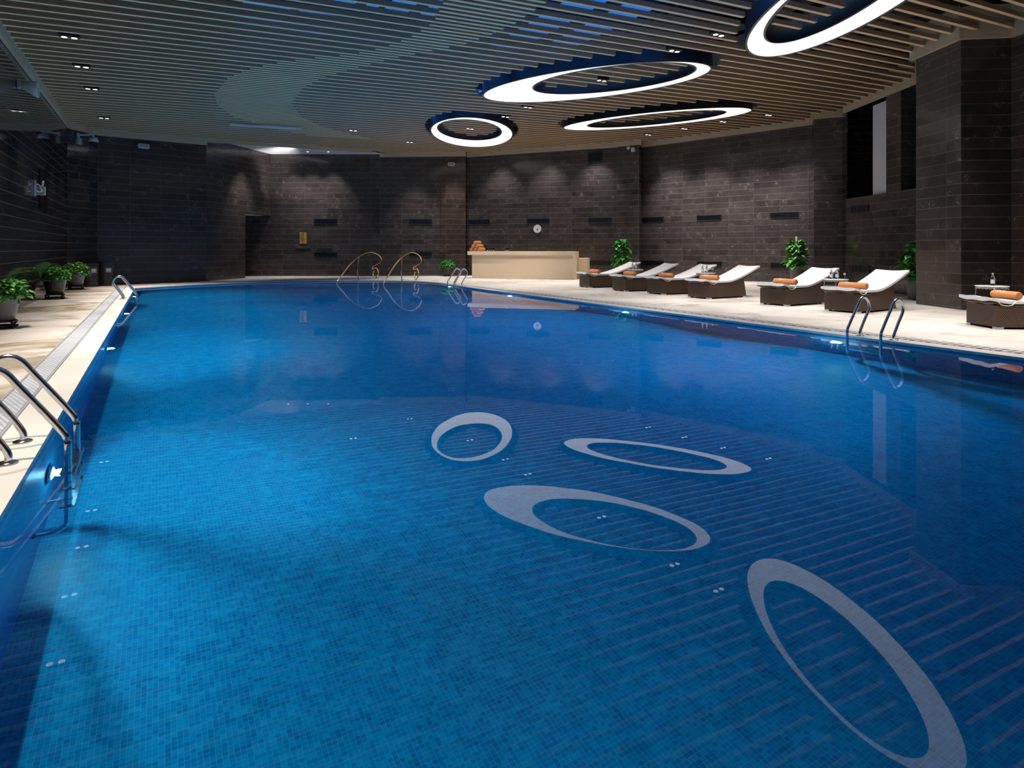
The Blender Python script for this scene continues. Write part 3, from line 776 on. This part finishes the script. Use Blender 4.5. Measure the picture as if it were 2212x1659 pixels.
pot_plant('potted_climber', 'tall plant mostly hidden behind the dark stone column on the right', (17.45, 9.86, 0), M['pot_grey'], M['leaf_dark'], 21, zr=.6, rt=.26, rb=.19, fol=('cone', 170, .38, .9, .24), stand=False, pole=1.0)

# ---------------------------------------------------------------- loungers
def cush(x):                      # height of the cushion underside along the lounger
    if x < .72: return .405+.055*max(0, (.25-x)/.37)**1.6
    u = (x-.72)/1.28; return .405+.355*u**1.45
def shell(mb, x0, x1, w, lo, hi, curl=0.0, n=26):
    top, bot = [], []
    for k in range(n+1):
        x = x0+(x1-x0)*k/n; z = cush(x)
        def yy(s): return s*w/2
        cc = curl*max(0, (x-.9)/1.1)
        rowt, rowb = [], []
        for j in range(9):
            s = -1+2*j/8; e = .012*(abs(s)**8)
            wav = .014*math.exp(-((x+.02)/.12)**2)*math.cos(s*PI*2)
            rowt.append((x, yy(s), z+hi-e+cc*s*s+wav)); rowb.append((x, yy(s), z+lo+e+cc*s*s+wav))
        top.append(rowt); bot.append(rowb)
    mb.grid(top, flip=True); mb.grid(bot)
    for j in (0, 8): mb.grid([[r[j] for r in top], [r[j] for r in bot]], sm=False)
    for r in (0, n): mb.grid([top[r], bot[r]], sm=False)
def make_lounger():
    t = thing('sun_lounger', '', 'sun lounger')
    W = .74
    mb = MB(); mb.recalc = False
    prof = [(0, .035), (0, .395)]+[(x, cush(x)-.012) for x in (.2, .4, .6, .8, 1.0, 1.2, 1.36)]+[(1.46, .035)]
    for sy in (-1, 1):
        pts = [(x, sy*W/2, z) for x, z in prof]; uv = [(x-.74+.38*2, z) for x, z in prof]
        mb.face(pts if sy < 0 else pts[::-1], uv if sy < 0 else uv[::-1])
    for i in range(len(prof)):
        a, b = prof[i], prof[(i+1) % len(prof)]
        mb.face([(a[0], -W/2, a[1]), (a[0], W/2, a[1]), (b[0], W/2, b[1]), (b[0], -W/2, b[1])], [(0, a[1]), (W, a[1]), (W, b[1]), (0, b[1])])
    mb.recalc = True
    mb.build('wicker_base', M['wicker'], t)
    mb = MB(); shell(mb, -.12, 1.99, .77, -.03, .0, .03); mb.build('wicker_tray', M['wicker'], t)
    mb = MB(); shell(mb, -.13, 2.02, .75, .004, .075, .03); mb.build('cushion', M['cushion'], t)
    for x, y in ((.06, -.32), (.06, .32), (1.38, -.32), (1.38, .32)):
        mb = MB(); mb.box((x, y, .0175), (.12, .10, .035)); mb.build('foot', M['plate'], t)
    for sy in (-1, 1):
        pts = smooth_path([(.0+.02, sy*.385, .46), (.05, sy*.40, .415), (.14, sy*.405, .395), (.24, sy*.40, .41), (.29, sy*.385, .45)], 4)
        mb = MB(); mb.tube(pts, .006, 6); mb.build('strap', M['rope'], t)
    return t
LG = [(12.86, 18.40, -7, 'farthest sun lounger, next to the beige counter'), (12.72, 16.32, -5, 'second sun lounger from the beige counter'),
      (12.78, 14.70, -3, 'third sun lounger from the beige counter'), (12.75, 12.93, 2, 'fourth sun lounger from the counter, right end of the group of four'),
      (12.76, 10.51, 2.5, 'sun lounger left of the pair behind the right pool ladder'), (12.63, 8.69, 3.5, 'sun lounger right of the pair, directly behind the right pool ladder'),
      (12.40, 5.93, -30, 'sun lounger cut by the right picture edge, turned towards the column')]
lg0 = make_lounger()
# towel roll
def make_towel():
    t = thing('rolled_towel', '', 'towel'); r, L = .07, .60
    mb = MB(); n = 22; rows = []
    for y, rr in ((-L/2, r*.86), (-L/2+.014, r*.97), (-L/2+.05, r), (L/2-.05, r), (L/2-.014, r*.97), (L/2, r*.86)):
        rows.append([(rr*math.cos(2*PI*i/n), y, r+rr*math.sin(2*PI*i/n)*.97) for i in range(n)])
    mb.grid(rows, True); mb.cap(rows[0], True); mb.cap(rows[-1]); mb.build('roll', M['towel'], t)
    for sy in (-1, 1):
        pts = []
        for k in range(40):
            a = k*.42; q = .008+.0013*k; pts.append((q*math.cos(a), sy*(L/2+.001), r+q*math.sin(a)))
        mb = MB(); mb.tube(pts, .0035, 5); mb.build('roll_end', M['towel'], t)
    return t, r
def wrapped_text(parent, r):
    cu = bpy.data.curves.new('lettering', 'FONT'); cu.body = 'iFIT'; cu.size = .068; cu.align_x = 'LEFT'; cu.align_y = 'CENTER'; cu.space_character = 1.15; cu.shear = .15; cu.offset = -.0006
    ob = bpy.data.objects.new('tmp', cu); C.objects.link(ob); dg = bpy.context.evaluated_depsgraph_get()
    me = bpy.data.meshes.new_from_object(ob.evaluated_get(dg)); bpy.data.objects.remove(ob)
    bm = bmesh.new(); bm.from_mesh(me); bmesh.ops.triangulate(bm, faces=bm.faces)
    bmesh.ops.subdivide_edges(bm, edges=[e for e in bm.edges if e.calc_length() > .02], cuts=1)
    bm.to_mesh(me); bm.free()
    th = math.radians(128)            # towards the pool and up
    def wrap(x, y):                   # x along the roll (reads from +y to -y), y up the roll
        a = th-y/r; rr = r+.0022; return (rr*math.cos(a), .10-x, r+rr*math.sin(a))
    for v in me.vertices: v.co = wrap(v.co.x+.02, v.co.y)
    me.materials.append(M['thread']); o = bpy.data.objects.new('lettering', me); C.objects.link(o); o.parent = parent
    # the crossed emblem in front of the letters
    mb = MB()
    for stroke in ([(-.075, .030), (-.055, .02), (-.035, -.005), (-.012, -.03)], [(-.085, -.028), (-.06, -.02), (-.035, .012), (-.01, .03), (.012, .018), (.012, -.012), (-.012, -.030), (-.04, -.024)]):
        mb.tube([wrap(p.x, p.y) for p in smooth_path([(a, b, 0) for a, b in stroke], 4)], .003, 5)
    mb.build('emblem', M['thread'], parent)
tw0, tr = make_towel(); wrapped_text(tw0, tr)
for k, (x, y, a, lab) in enumerate(LG):
    full = 'white cushioned brown wicker ' + lab.replace('sun lounger', 'sun lounger')
    if k == 0: o = lg0; o.location = (x, y, 0); o.rotation_euler = (0, 0, math.radians(a)); o['label'] = lab
    else: o = dup(lg0, lab, (x, y, 0), math.radians(a))
    o['group'] = 'wicker sun loungers along the right deck'
    ca, sa = math.cos(math.radians(a)), math.sin(math.radians(a)); lx, ly = .40, -.03
    tl = 'orange towel roll on the ' + lab.split(',')[0].replace(' behind the right pool ladder', ' by the right ladder').replace('sun ', '')
    loc = (x+lx*ca-ly*sa, y+lx*sa+ly*ca, .4825)
    if k == 0: o = tw0; o.location = loc; o.rotation_euler = (0, 0, math.radians(a)); o['label'] = tl
    else: o = dup(tw0, tl, loc, math.radians(a))
    o['group'] = 'orange towel rolls on the loungers'

# ---------------------------------------------------------------- side tables
def make_table():
    t = thing('side_table', '', 'side table')
    mb = MB(); mb.lathe([(.001, .615), (.265, .615), (.275, .622), (.275, .632), (.265, .638), (.001, .638)], 40); mb.build('table_top', M['tabletop'], t)
    mb = MB()
    mb.tube([(.255*math.cos(2*PI*i/40), .255*math.sin(2*PI*i/40), .60) for i in range(40)], .009, 6, closed=True)
    for i in range(24):
        a = 2*PI*i/24; mb.tube([(.255*math.cos(a), .255*math.sin(a), .60), (.262*math.cos(a+.13), .262*math.sin(a+.13), .575), (.255*math.cos(a+.26), .255*math.sin(a+.26), .60)], .004, 5)
    mb.build('apron', M['chrome'], t)
    for k in range(3):
        a = .5+2*PI*k/3; u = Vector((math.cos(a), math.sin(a), 0))
        mb = MB(); mb.tube(smooth_path([u*.255+Vector((0,0,.61)), u*.262+Vector((0,0,.40)), u*.24+Vector((0,0,.15)), u*.27+Vector((0,0,.006))], 5), .0095, 8); mb.build('leg', M['chrome'], t)
    mb = MB(); mb.tube([(.243*math.cos(2*PI*i/30), .243*math.sin(2*PI*i/30), .16) for i in range(30)], .006, 6, closed=True); mb.build('stretcher', M['chrome'], t)
    return t
tb0 = make_table()
TB = [(14.26, 17.4, 'small round table between the two loungers nearest the counter'), (13.9, 13.8, 'small round table between the third and fourth loungers'),
      (13.72, 9.58, 'small round table between the pair of loungers behind the right ladder'), (13.92, 6.47, 'small round table behind the lounger at the right picture edge')]
bt0 = thing('water_bottle', '', 'bottle')
mb = MB(); mb.lathe([(.001, 0), (.033, 0), (.035, .012), (.035, .135), (.030, .165), (.015, .195), (.0135, .215), (.001, .216)], 20); mb.build('bottle_body', M['glass'], bt0)
mb = MB(); mb.lathe([(.015, .212), (.016, .214), (.016, .235), (.001, .237)], 14); mb.build('cap', M['plate'], bt0)
mb = MB(); mb.lathe([(.0358, .04), (.0358, .115)], 20); mb.f = mb.f[:20]; mb.u = mb.u[:20]; mb.smooth = mb.smooth[:20]; mb.build('bottle_label', M['offwhite'], bt0)
gl0 = thing('wine_glass', '', 'glass')
mb = MB(); mb.lathe([(.001, 0), (.032, .002), (.006, .008), (.004, .07), (.02, .09), (.034, .12), (.030, .165), (.028, .165), (.031, .12), (.018, .094), (.001, .085)], 20); mb.build('goblet', M['glass'], gl0)
nb = ng = 0
TZ = .638
for k, (x, y, lab) in enumerate(TB):
    if k == 0: o = tb0; o.location = (x, y, 0); o['label'] = lab
    else: o = dup(tb0, lab, (x, y, 0), .6*k)
    o['group'] = 'small round tables between the loungers'
    if k < 3: spots = [(-.06, .06, 'left'), (.0, -.04, 'right')]
    else: spots = [(.03, .0, '')]
    for dx, dy, side in spots:
        sh = ['table between the two loungers nearest the counter', 'table between the third and fourth loungers', 'table between the right-hand pair of loungers', 'table at the right picture edge'][k]
        bl = ('%s water bottle of two, %s' % (side, sh)) if side else 'single clear water bottle, %s' % sh
        if nb == 0: b = bt0; b.location = (x+dx, y+dy, TZ); b['label'] = bl
        else: b = dup(bt0, bl, (x+dx, y+dy, TZ))
        b['group'] = 'water bottles on the side tables'; nb += 1
    if k in (1, 2):
        glb = 'stemmed glass beside the bottles, %s' % sh
        if ng == 0: g = gl0; g.location = (x+.13, y-.14, TZ); g['label'] = glb
        else: g = dup(gl0, glb, (x+.13, y-.14, TZ))
        g['group'] = 'stemmed glasses on the side tables'; ng += 1

# ---------------------------------------------------------------- counter
cd = Vector((3.36, -3.54, 0)).normalized(); cn = Vector((cd.y, -cd.x, 0))   # along, towards the room
ct = thing('reception_counter', 'long beige stone towel counter in front of the back wall', 'counter', (12.30, 26.75, 0), math.atan2(cd.y, cd.x))
# local +x along the front, local -y faces the pool
LC = 4.95
mb = MB(); mb.box((LC/2, .35, 1.125), (LC, .80, .17)); mb.build('counter_top', M['beige_stone'], ct, bevel=.006)
mb = MB(); mb.box((LC/2+.04, .42, .52), (LC-.24, .62, 1.04)); mb.build('front_panel', M['beige_stone'], ct)
mb = MB(); mb.box((LC-.05, .35, .52), (.10, .80, 1.04)); mb.build('end_panel', M['beige_stone'], ct, bevel=.005)
mb = MB(); mb.box((LC+.22, .75, .46), (.42, .55, .92)); mb.build('low_cabinet', M['beige_stone'], ct, bevel=.005)
def cpt(x, y, z):
    m = ct.matrix_basis; return m @ Vector((x, y, z))
ct_rz = ct.rotation_euler.z
tw1 = thing('rolled_towel', '', 'towel')
mb = MB(); n = 20; r, L = .085, .40; rows = []
for yv, rr in ((-L/2, r*.85), (-L/2+.02, r), (L/2-.02, r), (L/2, r*.85)):
    rows.append([(rr*math.cos(2*PI*i/n), yv, r+rr*math.sin(2*PI*i/n)) for i in range(n)])
mb.grid(rows, True); mb.cap(rows[0], True); mb.cap(rows[-1]); mb.build('roll', M['towel'], tw1)
for sy in (-1, 1):
    mb = MB(); mb.tube([((.008+.0016*k)*math.cos(k*.42), sy*(L/2+.001), r+(.008+.0016*k)*math.sin(k*.42)) for k in range(40)], .004, 5); mb.build('roll_end', M['towel'], tw1)
k = 0
names = ['bottom left', 'bottom middle', 'bottom right', 'middle row left', 'middle row right', 'topmost']
ct.rotation_euler.z = ct_rz
ctm = Matrix.Translation((12.30, 26.75, 0)) @ Matrix.Rotation(ct_rz, 4, 'Z')
for row, (cnt, x0) in enumerate(((3, .16), (2, .253), (1, .346))):
    for j in range(cnt):
        p = ctm @ Vector((x0+j*.186, .32, 1.2105+row*.150))
        lab = '%s orange towel roll of the pyramid on the counter' % names[k]
        if k == 0: o = tw1; o.location = p; o.rotation_euler = (0, 0, ct_rz-.35); o['label'] = lab
        else: o = dup(tw1, lab, p, ct_rz-.35)
        o['group'] = 'towel rolls stacked on the counter'; k += 1
tg = thing('glass_tumbler', '', 'glass')
mb = MB(); mb.lathe([(.001, .0), (.033, 0), (.040, .13), (.037, .13), (.031, .012), (.001, .012)], 18); mb.build('tumbler_body', M['glass'], tg)
gn = ['first glass right of the towel pyramid', 'second glass right of the towel pyramid', 'third glass right of the towel pyramid', 'fourth glass right of the towel pyramid', 'left glass of the lone pair', 'right glass of the lone pair']
for k, x in enumerate((.86, .96, 1.06, 1.16, 1.74, 1.84)):
    p = ctm @ Vector((x, .25, 1.2105)); lab = gn[k]+' on the beige counter'
    if k == 0: o = tg; o.location = p; o['label'] = lab
    else: o = dup(tg, lab, p)
    o['group'] = 'glasses on the beige counter'

# ---------------------------------------------------------------- wall fittings
def wall_thing(name, label, cat, n, s, z, off=.0, group=None):
    return thing(name, label, cat, on(n, s, z, off), wrz(n), group)
def make_vent(w, h):
    t = thing('wall_vent', '', 'vent')
    mb = MB()
    for z in (-h/2+.012, h/2-.012): mb.box((0, -.012, z), (w, .03, .024))
    for x in (-w/2+.012, w/2-.012): mb.box((x, -.012, 0), (.024, .03, h))
    mb.build('vent_frame', M['black'], t)
    mb = MB(); mb.box((0, -.003, 0), (w-.02, .004, h-.02)); mb.build('back_plate', M['black'], t)
    mb = MB(); n = max(4, int(h/.035))
    for k in range(n): mb.box((0, -.013, -h/2+.03+k*(h-.06)/(n-1)), (w-.05, .016, .008))
    for k in range(1, 4): mb.box((-w/2+k*w/4, -.016, 0), (.006, .01, h-.04))
    mb.build('grille', M['blackgloss'], t)
    return t
VT = [('C', 2.64, 2.645, 'upper black wall vent above the robe hooks on the left back wall'), ('D', 1.95, 2.645, 'upper black wall vent over the golden handrails'),
      ('E', .64, 2.645, 'upper black wall vent above the towel pyramid'), ('E', 3.65, 2.645, 'upper black wall vent just above the wall clock'), ('E', 6.64, 2.645, 'upper black wall vent left of the stone pier'),
      ('G', .62, 2.645, 'upper black wall vent just right of the stone pier'), ('G', 3.36, 2.645, 'upper black wall vent in the middle of the right back wall'), ('G', 6.53, 2.645, 'upper black wall vent above the tall plant on a pole'),
      ('K', .98, 2.645, 'upper black wall vent on the low right wall'), ('C', 2.64, 1.03, 'lower black wall vent under the robe hooks'), ('D', 1.95, 1.06, 'lower black wall vent behind the right golden handrail'),
      ('E', 6.62, .665, 'lower black wall vent between counter and tall plant'), ('G', .62, .665, 'lower black wall vent behind the second lounger from the counter'), ('G', 3.37, .665, 'lower black wall vent behind the bottles of the fourth lounger'),
      ('G', 6.55, .665, 'lower black wall vent left of the tall plant on a pole'), ('K', 1.05, .665, 'lower black wall vent on the low right wall')]
v0 = make_vent(1.12, .245)
for k, (n, s, z, lab) in enumerate(VT):
    off = .052 if (n == 'D' and s > 2.92) else .004
    p = on(n, s, z, off)
    if k == 0: o = v0; o.location = p; o.rotation_euler = (0, 0, wrz(n)); o['label'] = lab
    else: o = dup(v0, lab, p, wrz(n))
    o['group'] = 'long black wall vents'
o = make_vent(.68, .60); o['label'] = 'square black vent high on the back wall above the counter'; o.location = on('E', 6.42, 5.5, .004); o.rotation_euler = (0, 0, wrz('E')); o['category'] = 'vent'
# clock
ck = wall_thing('wall_clock', 'round white wall clock above the beige counter', 'clock', 'E', 3.62, 2.27, .0)
def lathe_y(prof, n=32):          # lathe about the local -y axis (out of the wall)
    mb = MB(); rows = [[(r*math.cos(2*PI*i/n), -h, r*math.sin(2*PI*i/n)) for i in range(n)] for r, h in prof]; mb.grid(rows, True); mb.cap(rows[0], True); mb.cap(rows[-1]); return mb
lathe_y([(.19, 0), (.20, .02), (.195, .045), (.178, .05), (.176, .036)]).build('clock_rim', M['offwhite'], ck)
lathe_y([(.178, .03), (.178, .038)]).build('clock_face', M['clockface'], ck)
for ang, L, w in ((math.radians(-100), .10, .022), (math.radians(-15), .075, .016)):
    pass
mb = MB()
def hand(mb, a, L, w):
    d = Vector((math.cos(a), 0, math.sin(a))); q = Vector((-d.z, 0, d.x)); P = [-d*.02-q*w/2, d*L-q*w/3, d*L+q*w/3, -d*.02+q*w/2]
    mb.face([(p.x, -.042, p.z) for p in P]); mb.face([(p.x, -.045, p.z) for p in P][::-1])
hm = MB(); hand(hm, math.radians(60), .075, .018); hm.build('hour_hand', M['black'], ck)
hm = MB(); hand(hm, math.radians(-65), .10, .016); hm.build('minute_hand', M['black'], ck)
mb = MB()
for k in range(12):
    a = k*PI/6; mb.box((.15*math.cos(a), -.0395, .15*math.sin(a)), (.010, .002, .010))
mb.build('hour_marks', M['black'], ck)
mb = MB(); mb.box((0, -.0395, -.055), (.11, .002, .03)); mb.build('date_window', M['black'], ck)
# gold sign, robe hooks
sg = wall_thing('wall_sign', 'small gold notice plaque on the left back wall above a hook rail', 'sign', 'C', 1.56, 1.84)
mb = MB(); mb.box((0, -.012, 0), (.32, .024, .54)); mb.build('plaque', M['gold_sign'], sg, bevel=.004)
mb = MB()
rd = random.Random(4)
for k in range(12):
    w = .24*rd.uniform(.55, 1) if k else .14
    mb.box(((w-.24)/2 if k else 0, -.0255, .22-k*.037), (w, .003, .010 if k else .02))
mb.build('notice_lines', M['stand'], sg)
def hookrail(label, n, s, z):
    t = wall_thing('hook_rail', label, 'hook rail', n, s, z)
    mb = MB(); mb.box((0, -.012, 0), (.74, .024, .12)); mb.build('backboard', M['black'], t)
    for k in range(8):
        x = -.31+k*.0886
        mb = MB(); mb.tube(smooth_path([(x, -.02, .03), (x, -.07, .035), (x, -.085, .06)], 4), .009, 6); mb.build('hook', M['chrome'], t)
    t['group'] = 'hook rails on the left back wall'; return t
hookrail('left hook rail, directly below the gold plaque', 'C', 1.57, 1.34); hookrail('right hook rail, above the lower black wall vent', 'C', 2.58, 1.34)
# small speakers / cameras / floodlight
def wall_speaker(label, n, s, z, w=.38, h=.17, off=.0):
    t = wall_thing('wall_speaker', label, 'speaker', n, s, z, off)
    mb = MB(); mb.box((0, -.08, 0), (w, .14, h)); mb.build('speaker_cabinet', M['offwhite'], t, bevel=.015)
    mb = MB(); mb.box((0, -.152, 0), (w-.05, .006, h-.05)); mb.build('speaker_grille', M['greyplastic'], t)
    mb = MB()
    for sx in (-1, 1): mb.box((sx*(w/2+.008), -.06, 0), (.016, .12, .05))
    mb.build('bracket', M['offwhite'], t); t['group'] = 'white speakers high on the walls'; return t
wall_speaker('white box speaker high on the far left wall', 'A', 1.5, 5.26)
wall_speaker('white box speaker high on the pier above the small black pot plant', 'D', 3.44, 5.45, .32, .17, .05)
dc = wall_thing('dome_camera', 'white dome security camera on a wall arm in the far left corner', 'security camera', 'AB', .55, 5.2)
mb = MB(); mb.box((-.08, -.05, -.10), (.20, .10, .22)); mb.build('junction_box', M['greyplastic'], dc, bevel=.008)
mb = MB(); mb.box((-.08, -.03, .10), (.10, .06, .18)); mb.tube(smooth_path([(-.08, -.05, .12), (0, -.25, .14), (.08, -.42, .15), (.10, -.46, .10), (.10, -.46, .05)], 5), .032, 10); mb.build('arm', M['offwhite'], dc)
mb = MB(); mb.lathe([(.06, .07), (.11, .05), (.145, -.03), (.15, -.09), (.13, -.10)], 24, (.10, -.46, 0)); b = mb.build('camera_hood', M['offwhite'], dc)
mb = MB(); mb.lathe([(.125, -.10), (.10, -.16), (.05, -.19), (.001, -.2)], 24, (.10, -.46, 0)); mb.build('dome', M['blackgloss'], b)
sc2 = wall_thing('wall_mounted_camera', 'small white camera and box at the top of the stone pier', 'security camera', 'F', .70, 5.80, .005)
mb = MB(); mb.box((.10, -.06, -.02), (.16, .12, .20)); mb.build('junction_box', M['offwhite'], sc2, bevel=.01)
mb = MB(); mb.lathe([(.02, .10), (.07, .08), (.08, .02), (.05, -.04), (.001, -.06)], 18, (-.10, -.12, .05)); mb.build('camera_head', M['offwhite'], sc2)
fl = thing('wall_floodlight', 'white twin-lobed floodlight high on the left wall', 'floodlight', (-2.73, 17.8, 4.98))
mb = MB(); mb.box((.03, 0, .0), (.06, .18, .18)); mb.build('mount', M['greyplastic'], fl, bevel=.01)
mb = MB(); rows = []
for t_, r_ in ((.05, .05), (.12, .09), (.25, .15), (.36, .185), (.38, .17)):
    rows.append([(t_, r_*math.cos(2*PI*i/24)*1.25, -.25*t_+r_*math.sin(2*PI*i/24)) for i in range(24)])
mb.grid(rows, True); mb.cap(rows[0], True); mb.build('lamp_hood', M['offwhite'], fl)
mb = MB(); mb.cap(rows[-1]); mb.f = mb.f; mb.build('lens', M['plate'], fl)
mb = MB(); mb.box((.004, 0, 0), (.05, 1.15, 1.05)); o = mb.build('wall_screen', M['blackgloss'], None, (-2.735, 21.35, 2.9))
tag(o, 'black flat screen on the left wall near the far corner', 'screen')
vb = thing('wall_mounted_cable_box', 'pale junction box with looping cables on the left wall beside the black screen', 'junction box', (-2.735, 20.0, 2.85))
mb = MB(); mb.box((.10, .28, -.04), (.20, .16, .22)); mb.build('box', M['gold_sign'] if False else M['pole'], vb, bevel=.012)
mb = MB(); mb.tube(smooth_path([(.12, .28, .07), (.14, .32, .2), (.14, .46, .2), (.12, .40, .05)], 5), .012, 7); mb.tube(smooth_path([(.04, 0, .1), (.10, .1, .09), (.13, .14, -.03), (.12, .22, -.05)], 5), .012, 7); mb.tube(smooth_path([(.04, .02, -.06), (.12, .12, -.08), (.16, .24, .03)], 5), .012, 7); mb.build('cables', M['rope'], vb)
mb = MB(); mb.box((.025, 0, 0), (.04, .03, .40)); mb.build('conduit', M['offwhite'], vb)
# litter bins
def make_bin(label, loc, rz):
    t = thing('litter_bin', label, 'litter bin', loc, rz, 'dark litter bins in the far left corner')
    mb = MB(); n = 26; prof = []
    ring = [(.26*math.cos(a), -.05+.22*math.sin(a)) for a in [PI+PI*k/n for k in range(n+1)]]+[(.26, .20), (-.26, .20)]
    rows = [[(x, y, z) for x, y in ring] for z in (.01, .74)]
    mb.grid(rows, True, sm=False); mb.cap(rows[0], True); mb.cap(rows[1]); mb.build('bin_body', M['bin'], t)
    rows = [[(x*1.02, y*1.02, z) for x, y in ring] for z in (.76, .81)]
    mb = MB(); mb.grid(rows, True, sm=False); mb.cap(rows[0], True); mb.cap(rows[1]); mb.build('lid', M['black'], t)
    mb = MB(); mb.box((.0, -.272, .56), (.17, .012, .15)); pl_ = mb.build('label_plate', M['greyplastic'], t)
    mb = MB()
    for dx in (-.035, 0, .035): mb.box((dx, -.280, .585), (.022, .003, .03))
    mb.box((0, -.280, .545), (.12, .003, .010)); mb.build('plate_lettering', M['clockface'], pl_)
    return t
b0 = make_bin('left dark litter bin with a grey label, half behind the grey plant pot', (-2.12, 27.15, 0), .55)
dup(b0, 'right dark litter bin with a grey label in the far left corner', (-1.66, 27.6, 0), .35)

# ---------------------------------------------------------------- camera and render look
cam = bpy.data.cameras.new('camera'); co = bpy.data.objects.new('camera', cam); C.objects.link(co)
cam.sensor_fit = 'HORIZONTAL'; cam.sensor_width = 36; cam.lens = 36*1402/2212
cam.shift_y = -(829.5-536)/2212; cam.clip_start = .05; cam.clip_end = 200
co.location = (0, 0, 1.35); co.rotation_euler = (PI/2, 0, -math.radians(28.5875)); sc.camera = co
wd = bpy.data.worlds.new('world'); wd.use_nodes = True; wd.node_tree.nodes['Background'].inputs[0].default_value = (.016, .11, .38, 1); wd.node_tree.nodes['Background'].inputs[1].default_value = 1.9; sc.world = wd
sc.view_settings.view_transform = 'Standard'; sc.view_settings.look = 'None'; sc.view_settings.exposure = 0.0; sc.view_settings.gamma = 1.0; sc.view_settings.use_curve_mapping = False
cy = sc.cycles
cy.max_bounces = 8; cy.diffuse_bounces = 3; cy.glossy_bounces = 4; cy.transmission_bounces = 6; cy.volume_bounces = 0
cy.sample_clamp_indirect = 2.0; cy.blur_glossy = 1.0; cy.use_denoising = True; cy.use_light_tree = True
cy.caustics_reflective = False; cy.caustics_refractive = True
